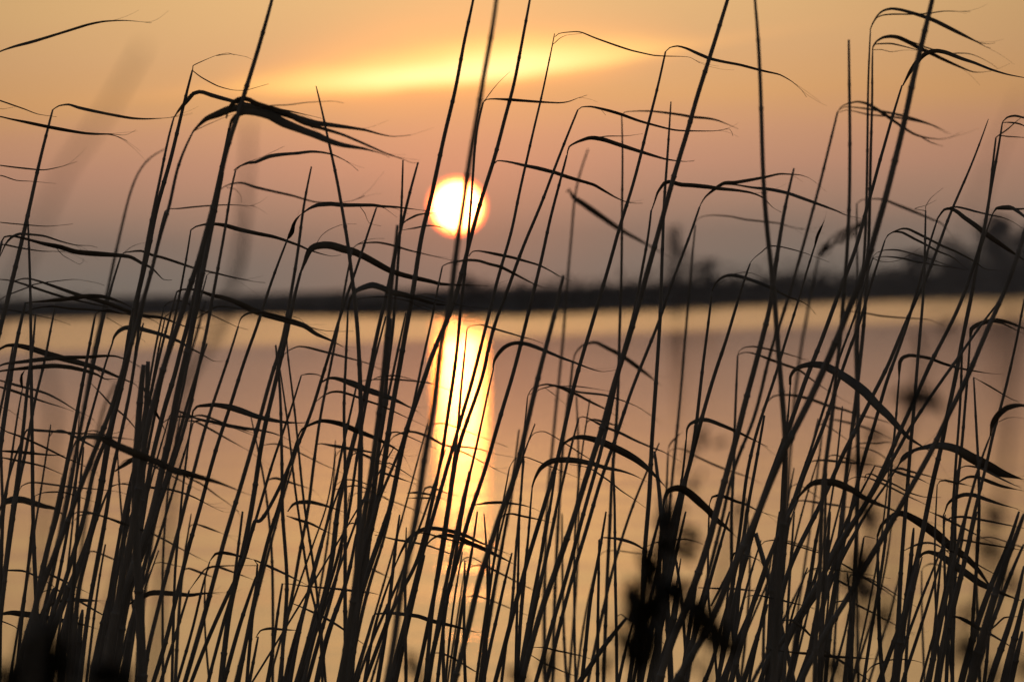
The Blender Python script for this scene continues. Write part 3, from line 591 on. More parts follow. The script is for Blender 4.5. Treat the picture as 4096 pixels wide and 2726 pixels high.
S 10,26 | d1 400,1000 340,1200 280,1430 260,1566
S 14,40 | d1 800,300 720,700 600,1100 470,1566
S 14,50 | d1 920,200 860,560 760,850 650,1150 560,1566
S 16,56 | d1 985,100 960,400 900,800 840,1200 780,1566
S 16,56 | d1 1050,100 980,450 920,800 870,1200 830,1566
S 16,40 | d1 1200,20 1100,330 1000,650 950,850 900,1200 880,1566
S 14,36 | d1 1240,10 1150,350 1060,600 960,1000 900,1300
S 14,40 | d1 1320,30 1280,350 1220,900 1180,1200 1120,1566
S 12,30 | d1 1270,520 1150,850 1060,1200 1000,1566
L 44 .4 | d1 1270,520 1340,360 1400,260 1460,210 1540,165 1620,155 1740,170 1850,195 1950,230 2050,280 2150,320 2250,360 2354,400
L 50 .5 | d1 1560,320 1600,270 1660,230 1760,215 1870,245 1970,290 2100,345 2200,395 2300,445 2400,500
S 14,34 | d1 1075,960 1030,1150 960,1350 900,1566
L 44 .45 | d1 1075,960 1100,942 1250,935 1400,950 1500,965 1600,1000 1700,1025 1850,1060 1950,1090 2030,1108 2080,1105
S 12,34 | d1 1735,830 1720,1100 1720,1350 1730,1566
S 12,30 | d1 1920,450 1920,750 1910,1100 1925,1566
S 14,34 | d1 2035,0 1980,400 1920,700 1870,1050 1830,1300 1800,1566
S 14,34 | d1 2310,20 2260,350 2180,750 2120,1150 2060,1566
S 14,34 | d1 2354,380 2300,580 2220,950 2150,1250 2090,1566
S 14,50 | d1 1550,400 1460,750 1380,1100 1280,1566
L 22 .3 | d1 1090,215 1150,228 1300,262 1450,285 1600,320 1750,375 1850,415 1990,490
L 26 .4 | d1 310,835 400,870 500,915 600,960 700,1015 800,1080 950,1190 1050,1270
L 22 .3 | d1 1640,1300 1700,1300 1800,1340 1900,1400 2000,1460 2120,1530
S 14,30 | d1 10,480 0,700 -40,1000
L 26 .4 | d1 -20,440 0,450 130,510 260,570 400,640 480,680
S 16,30 | d1 240,660 200,900 150,1300 100,1566
L 24 .7 | d1 240,665 300,665 450,685 600,700 750,712 900,730 1050,745 1150,770
S 14,30 | d1 20,1150 0,1250 -60,1566
L 26 .5 | d1 0,1160 40,1095 130,1075 250,1085 400,1092
S 14,34 | d2 170,0 130,430 90,800 60,1300 40,1566
S 14,34 | d2 330,0 280,300 240,600 160,1000 90,1566
S 14,44 | d2 410,0 330,350 260,650 160,1100 80,1566
S 12,28 8.4 | d2 460,20 460,400 470,800 480,1200 505,1566
S 12,30 8.4 | d2 320,30 310,400 300,1000 310,1566
S 14,30 | d2 800,260 800,500 790,900 785,1566
L 30 .5 | d2 800,260 840,240 950,248 1050,270 1130,300 1200,340 1280,400
S 14,36 | d2 865,0 800,400 720,800 680,1200 640,1566
S 12,40 | d2 1370,0 1310,250 1250,450 1200,800
L 20 .4 | d2 1240,320 1310,290 1400,270 1500,260 1600,255 1700,280 1780,315
S 14,44 | d2 1600,0 1530,300 1440,700 1380,1050 1290,1400 1260,1566
S 16,30 | d2 1460,200 1500,400 1560,800 1590,1200 1610,1566
S 10,24 | d2 1555,430 1530,600 1480,900 1420,1300
S 24,46 | d2 1050,980 920,1130 800,1300 620,1566
S 14,30 | d2 1110,1030 1050,1230 980,1566
L 18 .4 | d2 970,960 1000,942 1080,1000 1200,1060 1320,1150 1440,1250
S 14,40 | d2 2000,0 1900,370 1830,600 1730,1000 1620,1300
S 14,30 | d2 2150,0 2120,300 2040,600 2010,900 2040,1250 2080,1566
L 24 .5 | d2 1710,700 1850,705 1950,710 2060,712 2200,725 2300,725
S 14,44 | d2 2354,520 2250,800 2130,1050 2030,1300 1930,1566
S 14,50 | d2 2354,850 2240,1200 2130,1566
S 14,40 | d2 1830,870 2000,550 2150,300 2240,200
S 14,40 | d2 1980,850 1900,1150 1850,1400 1770,1566
S 14,44 | d2 1720,1180 1600,1400 1520,1566
S 20,46 | d2 1800,600 1720,900 1650,1250 1600,1566
S 20,60 | d2 1540,700 1500,1000 1400,1300 1340,1566
S 20,44 | d2 1690,700 1640,1000 1600,1300 1560,1566
L 18 .4 | d2 190,1247 300,1250 400,1275 520,1300 650,1330 750,1365
L 16 .4 | d2 170,1315 280,1385 400,1440 520,1490 650,1530
S 20,60 | d3 110,0 80,300 40,700 20,1100 0,1566
S 20,60 | d3 200,50 140,400 120,800 90,1200 60,1566
S 14,30 | d3 240,0 210,450 190,800 170,1200 150,1566
S 16,50 | d3 500,0 430,300 380,700 290,1000 250,1300 180,1566
S 16,50 | d3 570,0 540,400 510,800 490,1200 480,1566
S 16,50 | d3 680,0 640,350 560,650 500,900 400,1250 280,1566
S 16,36 | d3 820,0 790,600 780,1000 750,1566
S 16,40 | d3 880,50 700,370 500,700 350,900 200,1150 60,1400
S 14,40 | d3 1250,60 1230,500 1200,900 1180,1300 1150,1566
S 16,44 | d3 1460,0 1390,400 1320,700 1230,1000 1100,1350 1020,1566
S 16,60 | d3 1340,150 1300,600 1240,1100 1180,1566
S 12,22 8.4 | d3 1415,540 1415,900 1430,1300 1440,1566
L 16 .4 | d3 1415,540 1430,510 1490,480 1560,490 1660,525 1750,550
S 14,50 | d3 1700,0 1680,500 1620,850 1550,1200 1480,1566
S 14,40 | d3 1830,0 1720,600 1640,1000 1560,1566
S 18,60 | d3 1920,0 1800,500 1700,900 1600,1300 1560,1566
S 24,80 6.3 | d3 2354,20 2250,300 2150,550 2060,850 1960,1200 1860,1566
S 18,60 | d3 2310,0 2200,350 2080,600 2010,800 1900,1100 1780,1566
S 16,50 | d3 2354,300 2240,550 2150,800 2050,1050 1950,1300 1880,1566
S 16,60 | d3 2354,500 2290,800 2200,1100 2090,1400 2040,1566
S 20,70 | d3 2354,800 2300,1050 2230,1300 2170,1566
S 20,60 | d3 2340,1100 2280,1350 2230,1566
S 12,34 | d3 2040,1050 2020,1300 1990,1566
L 20 .4 | d3 2040,1090 2110,1030 2170,975 2250,968 2340,962
L 80 .4 | d3 1380,440 1420,390 1480,372 1570,400 1650,450 1750,520 1850,590 1950,660 2100,730 2250,790 2354,830
S 20,60 | d3 1390,430 1330,700 1250,1000 1200,1300 1170,1566
L 22 .3 | d3 1250,360 1320,325 1400,295 1480,288 1560,310 1650,370 1750,450
L 26 .3 | d3 1480,0 1600,50 1720,110 1850,180 1960,235 2070,290
L 40 .2 | d3 1690,960 1760,975 1850,1020 1950,1080 2050,1130 2200,1220 2300,1290
S 14,26 | d3 880,240 860,350 830,550
L 10 .4 | d3 880,235 900,228 950,240 1010,255
L 32 .5 | d3 20,1270 120,1280 300,1300 450,1310 600,1330 750,1340 900,1350 1020,1355
L 26 .4 | d3 500,1270 650,1360 780,1450 900,1530 980,1590
L 30 .4 | d3 130,1000 220,1000 320,1070 400,1150 480,1220
S 14,40 | d3 900,1500 880,1566
L 16 .4 | d3 900,1490 960,1420 1080,1375 1200,1355 1350,1370 1450,1400
S 14,40 | d3 1030,1350 1050,1500 1060,1566
"""
DATA2 = """\
K 30,60 3.17 | d2 1440,60 1450,250 1400,450 1300,650 1230,900 1190,1200 1160,1566
W 40,80 | d2 1250,520 1200,750 1150,950 1140,1200 1140,1566
W 30,90 | d2 2040,1290 1950,1200 1800,1090 1650,980 1500,830 1380,700 1280,620
W 24,50 | d2 1110,640 1080,800 1060,1000 1100,1250
L 110 .5 | d2 1240,720 1250,600 1290,500 1350,420
L 100 .5 | d2 1160,800 1110,700 1080,620
L 110 .5 | d2 1230,900 1120,850 1050,950 1020,1050
L 120 .5 | d2 1200,1000 1270,850 1300,720
L 120 .5 | d2 1250,1000 1300,900 1290,750
L 90 .5 | d2 1440,200 1450,100 1480,-20
L 80 .5 | d2 1480,180 1560,140 1640,200
L 80 .5 | d2 1450,350 1530,330 1600,420 1690,490
L 90 .5 | d2 1420,420 1380,350 1400,250
L 100 .5 | d2 1450,800 1400,700 1420,640
L 100 .5 | d2 1500,850 1550,780 1480,680
L 110 .5 | d2 1620,1000 1700,960 1800,1010 1880,1090
L 110 .5 | d2 1750,1080 1850,1130 1960,1250 2020,1330
L 80 .5 | d2 1700,1020 1620,1040 1560,980
L 90 .5 | d2 1900,1180 1990,1200 2060,1290
L 110 .5 | d2 1180,1200 1220,1100 1190,950
L 110 .5 | d2 1120,1350 1080,1200 1090,1050
L 110 .5 | d2 1180,1500 1200,1350 1180,1200
L 70 .5 | c2 1700,920 1740,860 1770,800 1790,760
L 50 .5 | c2 1640,1400 1660,1320 1680,1230
K 20,50 3.10 | c2 2090,1480 2120,1566 d2 2060,50 1990,300 1900,700 1850,1200 1800,1566
L 80 .5 | c2 2040,1510 2090,1490 2150,1560
L 60 .5 | d2 2070,0 2060,60 2050,130
L 60 .5 | d2 1640,1380 1700,1450 1750,1530
K 16,40 2.89 | c3 1400,60 1410,250 1380,420 1340,560 1300,800 1250,1100 1200,1566 d3 1150,500 1100,1300
W 14,30 | c3 1300,480 1370,430 1430,440
L 80 .5 | c3 1360,430 1290,480 1260,560 1240,640
L 70 .5 | c3 1410,420 1460,470 1510,560 1550,650
L 60 .5 | c3 1400,300 1370,380 1330,440
L 40 .5 | c3 1410,100 1390,10 1360,-80
L 60 .5 | b3 1700,1380 1640,1430 1600,1500
W 14,26 | c3 1000,830 960,1000 940,1200 930,1566
L 60 .5 | c3 1010,800 960,850 940,920
L 70 .5 | c3 960,1000 900,1080 860,1160
L 70 .5 | c3 950,1460 900,1520 860,1600
K 20,50 2.97 | d3 900,-60 930,80 950,300 900,600 850,800 800,1200 780,1566
L 80 .5 | d3 900,-20 940,80 990,180
L 90 .5 | d3 930,250 830,600 740,640
L 90 .5 | d3 780,620 840,690 900,740
L 80 .5 | d3 850,700 900,800 960,880
L 80 .5 | d3 940,860 1010,940 1080,1060
L 90 .5 | d3 600,1400 590,1480 620,1566
L 80 .5 | d3 540,1300 580,1400 590,1500
K 20,40 2.69 | b3 2250,950 b3 2280,1566 c3 2250,300 2220,900 2160,1300 2080,1566 d3 2030,150 1980,600 1900,1000 1850,1566
L 60 .5 | d3 2030,20 2060,100 2090,180
L 90 .5 | d3 2000,380 2080,390 2140,360
L 80 .5 | d3 2000,480 2020,420 2060,380
L 90 .5 | d3 1880,850 1820,920 1780,960
L 70 .5 | d3 1880,1150 1780,1300 1790,1420
L 80 .5 | d3 2150,550 2240,640 2300,720
L 90 .5 | d3 2250,1400 2330,1450 2380,1530
L 90 .5 | d3 1950,1500 2000,1530 2080,1600
L 50 .5 | c3 2050,1500 2100,1540 2160,1566
K 20,60 3.03 | d1 1360,1290 1430,1370 1500,1480 1560,1566
L 110 .5 | d1 1360,1300 1420,1360 1500,1440
L 60 .5 | d1 1480,1440 1460,1500 1450,1566
K 20,60 3.03 | d1 2354,1440 2420,1500 2450,1566
L 110 .5 | d1 2320,1480 2400,1520 2460,1600
L 80 .5 | d2 250,1440 300,1420 340,1500
L 90 .5 | d2 300,1480 330,1440 390,1540
L 90 .5 | d2 830,1400 850,1440 850,1520
L 80 .5 | d2 830,1520 870,1460 900,1400
K 30,90 2.60 | d0 430,960 430,1200 400,1400 380,1566
W 30,80 | d0 560,1200 500,1350 450,1566
L 150 .5 | d0 400,1250 380,1120 430,1000
L 150 .5 | d0 380,1400 320,1250 340,1100
L 160 .5 | d0 420,1500 480,1350 470,1180
L 150 .5 | d0 470,1500 560,1380 560,1240
L 140 .5 | d0 200,1600 160,1480 120,1400
L 140 .5 | d0 330,1560 280,1440 250,1330
L 140 .5 | d0 520,1566 540,1450 600,1380
L 120 .5 | d0 60,1640 100,1540 180,1480
K 30,90 2.60 | d0 1000,1340 980,1450 960,1600
L 150 .5 | d0 900,1600 880,1480 900,1370
L 150 .5 | d0 1000,1600 1000,1480 980,1370
L 150 .5 | d0 1080,1620 1100,1500 1080,1400
L 130 .5 | d0 1180,1600 1200,1500 1190,1420
S 30,46 2.1 | a0 1330,420 1000,1000 600,1566 b0 380,500 150,1000 0,1300 -200,1800
S 24,74 2.6 | a1 -60,1100 b1 -100,300 b0 2200,800 2000,1500 c0 1720,300 1650,600 1600,1200 1560,1500 d0 1520,300 1470,900 1400,1566
S 34,60 2.4 | c0 300,0 450,300 500,700 450,1200 d0 400,200 330,1000
S 18,26 2.4 | c3 2260,-300 2230,300 2200,900 2150,1400 d3 2080,600
S 16,24 2.2 | a3 2330,850 2100,1400 b3 1880,400 1700,1000 1500,1566
S 16,30 3.1 | b1 -100,100 b1 -130,900 c0 1500,900
"""

# ---------------------------------------------------------------- ground, water, far bank
def gz(x, y):
    if y < 9: z = 0.06 + 0.03 * noise.noise(Vector((x * 0.8, y * 0.8, 0)))
    elif y < 16: z = 0.06 - 0.5 * (y - 9) / 7
    else: z = -0.44 - min(1.0, (y - 16) / 60)
    return z
xs = [-9000, -3000, -1200, -500, -200, -80, -40, -20] + [x * 1.0 for x in range(-12, 13)] + [20, 40, 80, 200, 500, 1200, 3000, 9000]
ys = [-3000, -300, -60, -20, -8] + [y * 1.0 for y in range(-4, 17)] + [30, 80, 200, 500, 900, 1060, 1075, 1090, 1105, 1120, 1400, 2200, 4000, 12000]
V = [(x, y, gz(x, y)) for y in ys for x in xs]
nx = len(xs)
F = [(j * nx + i, j * nx + i + 1, (j + 1) * nx + i + 1, (j + 1) * nx + i) for j in range(len(ys) - 1) for i in range(nx - 1)]
def mud(q):
    t = q.n('ShaderNodeTexCoord'); nn = q.n('ShaderNodeTexNoise'); q.put(nn.inputs['Vector'], t.outputs['Object']); nn.inputs['Scale'].default_value = 3; nn.inputs['Detail'].default_value = 8
    col = q.ramp(nn.outputs[0], [(0.3, (0.03, 0.024, 0.018, 1)), (0.7, (0.09, 0.07, 0.045, 1))])
    p = q.n('ShaderNodeBsdfPrincipled'); q.put(p.inputs['Base Color'], col); p.inputs['Roughness'].default_value = 0.8
    bp = q.n('ShaderNodeBump'); bp.inputs['Strength'].default_value = 0.5; q.put(bp.inputs['Height'], nn.outputs[0]); q.put(p.inputs['Normal'], bp.outputs[0])
    return p.outputs[0]
o = mesh_obj('marsh_ground', V, F, principled('marsh_mud', mud)); o['kind'] = 'structure'; o['label'] = 'muddy marsh ground under the reeds and behind the far shore'

def water(q):
    t = q.n('ShaderNodeTexCoord'); P = t.outputs['Object']
    sp = q.n('ShaderNodeSeparateXYZ'); q.put(sp.inputs[0], P)
    # breeze patch on the far water: rough beyond about 240 m
    n1 = q.n('ShaderNodeTexNoise'); q.put(n1.inputs['Vector'], P); n1.inputs['Scale'].default_value = 0.012; n1.inputs['Detail'].default_value = 3
    yy = q.m('ADD', q.m('SUBTRACT', sp.outputs[1], q.m('MULTIPLY', sp.outputs[0], 2.2)), q.m('MULTIPLY', q.m('SUBTRACT', n1.outputs[0], 0.5), 60.0))
    ruff = q.smooth(yy, 238.0, 300.0)
    rough = q.m('ADD', 0.067, q.m('MULTIPLY', ruff, 0.075))
    # small ripples
    mp = q.n('ShaderNodeMapping'); q.put(mp.inputs[0], P); mp.inputs['Scale'].default_value = (0.35, 1.0, 1)
    n2 = q.n('ShaderNodeTexNoise'); q.put(n2.inputs['Vector'], mp.outputs[0]); n2.inputs['Scale'].default_value = 0.45; n2.inputs['Detail'].default_value = 3
    n3 = q.n('ShaderNodeTexNoise'); q.put(n3.inputs['Vector'], mp.outputs[0]); n3.inputs['Scale'].default_value = 2.2; n3.inputs['Detail'].default_value = 2
    near = q.smooth(sp.outputs[1], 28.0, 75.0, 2.3, 1.0)
    h = q.m('MULTIPLY', near, q.m('ADD', q.m('MULTIPLY', n2.outputs[0], 0.0095), q.m('MULTIPLY', n3.outputs[0], 0.002)))
    bp = q.n('ShaderNodeBump'); bp.inputs['Strength'].default_value = 1.0; bp.inputs['Distance'].default_value = 1.0; q.put(bp.inputs['Height'], h)
    gl = q.n('ShaderNodeBsdfAnisotropic', distribution='BECKMANN'); q.put(gl.inputs['Roughness'], rough); q.put(gl.inputs['Normal'], bp.outputs[0])
    gl.inputs[0].default_value = (0.93, 0.93, 0.92, 1)
    df = q.n('ShaderNodeBsdfDiffuse'); df.inputs[0].default_value = (0.035, 0.026, 0.016, 1)
    fr = q.n('ShaderNodeFresnel'); fr.inputs[0].default_value = 1.333; 
    mx = q.n('ShaderNodeMixShader'); q.put(mx.inputs[0], fr.outputs[0]); q.put(mx.inputs[1], df.outputs[0]); q.put(mx.inputs[2], gl.outputs[0])
    return mx.outputs[0]
WX = [-6000, -1000, -200, 0, 200, 1000, 6000]; WY = [9.5, 30, 60, 120, 250, 500, 1000, 2600]
V = [(x, y, 0.0) for y in WY for x in WX]
F = [(j * 7 + i, j * 7 + i + 1, (j + 1) * 7 + i + 1, (j + 1) * 7 + i) for j in range(len(WY) - 1) for i in range(6)]
o = mesh_obj('lake_water', V, F, principled('lake_water', water)); o['kind'] = 'structure'; o['label'] = 'calm lake mirroring the sunset, ruffled near the far shore'

def lerp_tab(x, T):
    if x <= T[0][0]: return T[0][1]
    for (a, p), (c, q) in zip(T, T[1:]):
        if x <= c: return p + (q - p) * (x - a) / (c - a)
    return T[-1][1]
# distance of the far shoreline and height of its growth, by bearing in degrees
SHORE = [(-30, 1500), (-8, 1150), (-4.45, 900), (-2.22, 820), (-1.1, 660), (-0.3, 610), (0.0, 590), (1.1, 690), (2.22, 840), (3.2, 1000), (4.45, 1270), (8, 1600), (30, 1800)]
GROW = [(-30, 5), (-8, 4.0), (-4.45, 3.2), (-2.22, 2.4), (-1.1, 2.2), (-0.35, 2.7), (0.0, 2.7), (1.1, 4.2), (2.22, 5.4), (3.1, 6.6), (3.67, 7.8), (3.97, 9.6), (4.2, 12), (4.45, 12.5), (6, 9), (30, 8)]
def shore(b): return lerp_tab(b, SHORE)
def on_shore(b, dy=0.0):
    d = shore(b) + dy
    return d * math.sin(R(b)), d * math.cos(R(b))
def leafcloud(rnd, V, F, c, rad, n, size):
    for _ in range(n):
        while True:
            p = Vector((rnd.uniform(-1, 1), rnd.uniform(-1, 1), rnd.uniform(-1, 1)))
            if p.length < 1: break
        p = Vector((c[0] + p.x * rad[0], c[1] + p.y * rad[1], c[2] + p.z * rad[2]))
        a = Vector((rnd.gauss(0, 1), rnd.gauss(0, 1), rnd.gauss(0, 1))).normalized()
        b = a.orthogonal().normalized(); cc = a.cross(b)
        s = size * rnd.uniform(0.6, 1.4)
        i = len(V)
        V += [tuple(p + b * s), tuple(p + cc * s * 0.6), tuple(p - b * s), tuple(p - cc * s * 0.6)]
        F.append((i, i + 1, i + 2, i + 3))
rnd = random.Random(5)
V, F = [], []
bb = -14.0
while bb < 14:
    h = lerp_tab(bb, GROW) * (0.95 + 0.25 * noise.noise(Vector((bb * 2.2, 0, 0))))
    x, y = on_shore(bb, 6 + rnd.uniform(0, 8))
    leafcloud(rnd, V, F, (x, y, h * 0.36), (1.6, 2.5, h * 0.4), int(12 + h * 5), 0.5)
    leafcloud(rnd, V, F, (x, y + 3, h * 0.66), (1.6, 2.5, h * 0.5), int(4 + h * 2.0), 0.3)
    bb += 0.045
o = mesh_obj('shore_thicket', V, F, M_FAR, smooth=False); o['kind'] = 'stuff'; o['label'] = 'dark thicket of reeds and bushes along the far shore'
V, F = [], []
N = 400
for i in range(N + 1):
    b_ = -30 + i * 60.0 / N
    hh = lerp_tab(b_, GROW)
    for (dy, z) in ((-3, -0.6), (0, 0.0), (1.5, 0.4), (6, hh * 0.4), (14, hh * 0.45), (40, 0.9), (900, 4.0)):
        x, y = on_shore(b_, dy + (0.8 * noise.noise(Vector((b_ * 3, dy, 1))) if dy < 50 else 0))
        V.append((x, y, z))
for i in range(N):
    for j in range(6):
        F.append((i * 7 + j, (i + 1) * 7 + j, (i + 1) * 7 + j + 1, i * 7 + j + 1))
o = mesh_obj('far_bank', V, F, M_FAR); o['kind'] = 'structure'; o['label'] = 'dark far shore of the lake'

def tree(dx, h, w, label, blobs, dens, cat='tree'):
    X, Y = on_shore((dx - 1178) / 265.0, 10)
    r = random.Random(int(dx))
    root = empty('tree', (X, Y, 0.6)); root['label'] = label; root['category'] = cat
    V, F = [], []
    # trunk and limbs
    segs = [((0, 0, 0), (0.15, 0, h * 0.7), 0.32, 0.1)]
    for k in range(7):
        z = h * (0.25 + 0.08 * k); a = r.uniform(0, 6.28)
        segs.append(((0.05, 0, z), (math.cos(a) * w * 0.35, math.sin(a) * w * 0.35, z + h * 0.18), 0.11, 0.04))
    for a, b, r0, r1 in segs:
        a = Vector(a); b = Vector(b); d = (b - a).normalized(); u = d.orthogonal().normalized(); v = d.cross(u); i = len(V)
        for p, rr in ((a, r0), (b, r1)):
            for q in range(6):
                an = q * math.pi / 3; V.append(tuple(p + (u * math.cos(an) + v * math.sin(an)) * rr))
        for q in range(6): F.append((i + q, i + (q + 1) % 6, i + 6 + (q + 1) % 6, i + 6 + q))
    mesh_obj('trunk', V, F, M_WOOD, root)
    V, F = [], []
    for (bx, bz, bw, bh) in blobs:
        for _ in range(9):
            c = (bx * w + r.uniform(-.5, .5) * bw * w, r.uniform(-.5, .5) * bw * w, bz * h + r.uniform(-.5, .5) * bh * h)
            leafcloud(r, V, F, c, (bw * w * .45, bw * w * .45, bh * h * .32), dens, 0.26)
    mesh_obj('crown', V, F, M_FAR, root, smooth=False)
tree(1562, 8.6, 3.0, 'tall narrow tree standing alone on the far shore right of the sun', [(0, .84, .5, .28), (-.05, .62, .75, .3), (.05, .38, .9, .35), (.1, .15, 1.0, .3)], 13)
tree(1632, 5.9, 3.6, 'lower rounded tree just right of the lone tall tree on the far shore', [(0, .7, .8, .4), (0, .35, 1.0, .5)], 12)
tree(1100, 3.2, 3.0, 'small bush-like tree on the far shore right below the sun', [(0, .7, .8, .4), (0, .35, 1.0, .5)], 16)
tree(2105, 7.8, 6.0, 'broad low tree left of the tallest trees at the far right shore', [(0, .7, .9, .4), (0, .35, 1.1, .4)], 110)
tree(2205, 10.0, 6.0, 'rounded tree touching the left side of the tallest far right tree', [(0, .7, .9, .4), (0, .35, 1.1, .4)], 110)
tree(2306, 14.6, 6.5, 'tallest bushy tree of the far shore near the right edge', [(.0, .86, .6, .22), (0, .66, .8, .3), (-.1, .42, 1.1, .35), (0, .2, 1.2, .3)], 150)
tree(2372, 12.6, 6.0, 'dark tree at the very right edge of the far shore', [(0, .84, .6, .28), (0, .6, .9, .4), (0, .3, 1.1, .4)], 130)

# ---------------------------------------------------------------- plants traced as curves, each at its own distance
TS = 1024.0 / 2354.0
ORX = {'0': 0, '1': 1024, '2': 2048, '3': 3072}; ORY = {'a': 0, 'b': 682, 'c': 1364, 'd': 2044}
def parse_pts(s):
    pts = []; t = None
    for tok in s.split():
        if re.match(r'^[a-d][0-3]$', tok): t = tok
        else:
            x, y = tok.split(','); pts.append((ORX[t[1]] + float(x) * TS, ORY[t[0]] + float(y) * TS))
    return pts
def catmull(P, step):
    if len(P) < 3:
        P = [P[0], tuple((a + b) / 2 for a, b in zip(P[0], P[-1])), P[-1]]
    out = []
    n = len(P)
    for i in range(n - 1):
        p0 = P[max(i - 1, 0)]; p1 = P[i]; p2 = P[i + 1]; p3 = P[min(i + 2, n - 1)]
        L = math.dist(p1, p2); k = max(1, int(L / step))
        for j in range(k):
            t = j / k
            q = []
            for a, b, c, d in zip(p0, p1, p2, p3):
                # damped tangents keep sharp bends from overshooting
                m1 = (c - a) * 0.38; m2 = (d - b) * 0.38
                q.append((2*t**3 - 3*t*t + 1) * b + (t**3 - 2*t*t + t) * m1 + (-2*t**3 + 3*t*t) * c + (t**3 - t*t) * m2)
            out.append(tuple(q))
    out.append(tuple(P[-1]))
    return out
def frames(P):
    T = []
    for i in range(len(P)):
        a = P[max(i - 1, 0)]; b = P[min(i + 1, len(P) - 1)]
        d = (b - a)
        T.append(d.normalized() if d.length > 1e-9 else Vector((0, 0, 1)))
    return T
def tube(P, Rr, off, sides=7):
    V, F = [], []
    T = frames(P)
    for p, r, t in zip(P, Rr, T):
        u = t.cross(Vector((0, 1, 0)));
        u = u.normalized() if u.length > 1e-4 else Vector((1, 0, 0))
        v = t.cross(u)
        for k in range(sides):
            a = 2 * math.pi * k / sides
            V.append(tuple(p + u * (math.cos(a) * r) + v * (math.sin(a) * r) - off))
    for i in range(len(P) - 1):
        for k in range(sides):
            F.append((i * sides + k, i * sides + (k + 1) % sides, (i + 1) * sides + (k + 1) % sides, (i + 1) * sides + k))
    F.append(tuple(range(sides - 1, -1, -1))); F.append(tuple((len(P) - 1) * sides + k for k in range(sides)))
    return V, F
PXM = 2 * HW / 4096.0     # metres per photograph pixel at one metre
class Plant: pass
plants = []
for line in (DATA + DATA2).strip().split('\n'):
    head, _, pts = line.partition('|')
    h = head.split(); P = parse_pts(pts)
    kind = h[0]
    if kind in 'SK':
        p = Plant(); p.kind = kind; w = h[1].split(','); p.w = (float(w[0]), float(w[1])); p.pts = P
        p.depth = float(h[2]) if len(h) > 2 else None; p.leaves = []; p.branches = []; p.plume = None
        plants.append(p)
    elif kind == 'W':
        w = h[1].split(','); p.branches.append(((float(w[0]), float(w[1])), P))
    elif kind == 'P': p.plume = P
    else:
        w = 6.0 if kind == 'H' else float(h[1]); pk = float(h[2]) if len(h) > 2 else 0.35
        p.leaves.append((w, pk, P))

# thinner stems of the tangle low in the reed bed
rr = random.Random(77)
for i in range(60):
    bx_ = rr.choice((rr.uniform(-60, 1250), rr.uniform(1000, 1950), rr.uniform(2300, 4100), rr.uniform(2800, 4150)))
    ty = rr.uniform(1560, 2330); lean = rr.gauss(0.22, 0.10)
    if rr.random() < 0.2: lean = rr.uniform(-0.12, 0.05)
    h_ = 2760 - ty; tx = bx_ + lean * h_; cv_ = rr.uniform(-0.06, 0.06) * h_
    p = Plant(); p.kind = 'S'; p.w = (rr.uniform(7, 12), rr.uniform(18, 34)); p.depth = rr.uniform(6.3, 8.6)
    p.pts = [(tx, ty), (tx - lean * h_ * 0.25 + cv_ * 0.6, ty + h_ * 0.25), (tx - lean * h_ * 0.5 + cv_ * 0.7, ty + h_ * 0.5), (tx - lean * h_ * 0.75 + cv_ * 0.4, ty + h_ * 0.75), (bx_, 2760)]
    p.leaves = []; p.branches = []; p.plume = None
    for _ in range(rr.choice((0, 1, 1, 2))):
        L_ = rr.uniform(120, 360); u_ = rr.uniform(0, 0.12) if not p.leaves else rr.uniform(0.15, 0.4)
        a_ = (tx - lean * h_ * u_ + cv_ * u_ * 2.4, ty + h_ * u_)
        rise = rr.uniform(15, 45); drop = rr.uniform(0.0, 0.35) * L_
        p.leaves.append((rr.uniform(10.5, 26), rr.uniform(0.25, 0.6), [a_, (a_[0] + 0.07 * L_, a_[1] - rise * 0.8), (a_[0] + 0.22 * L_, a_[1] - rise), (a_[0] + 0.45 * L_, a_[1] - rise * 0.7 + drop * 0.25), (a_[0] + 0.72 * L_, a_[1] - rise * 0.4 + drop * 0.65), (a_[0] + L_, a_[1] + drop)]))
    plants.append(p)

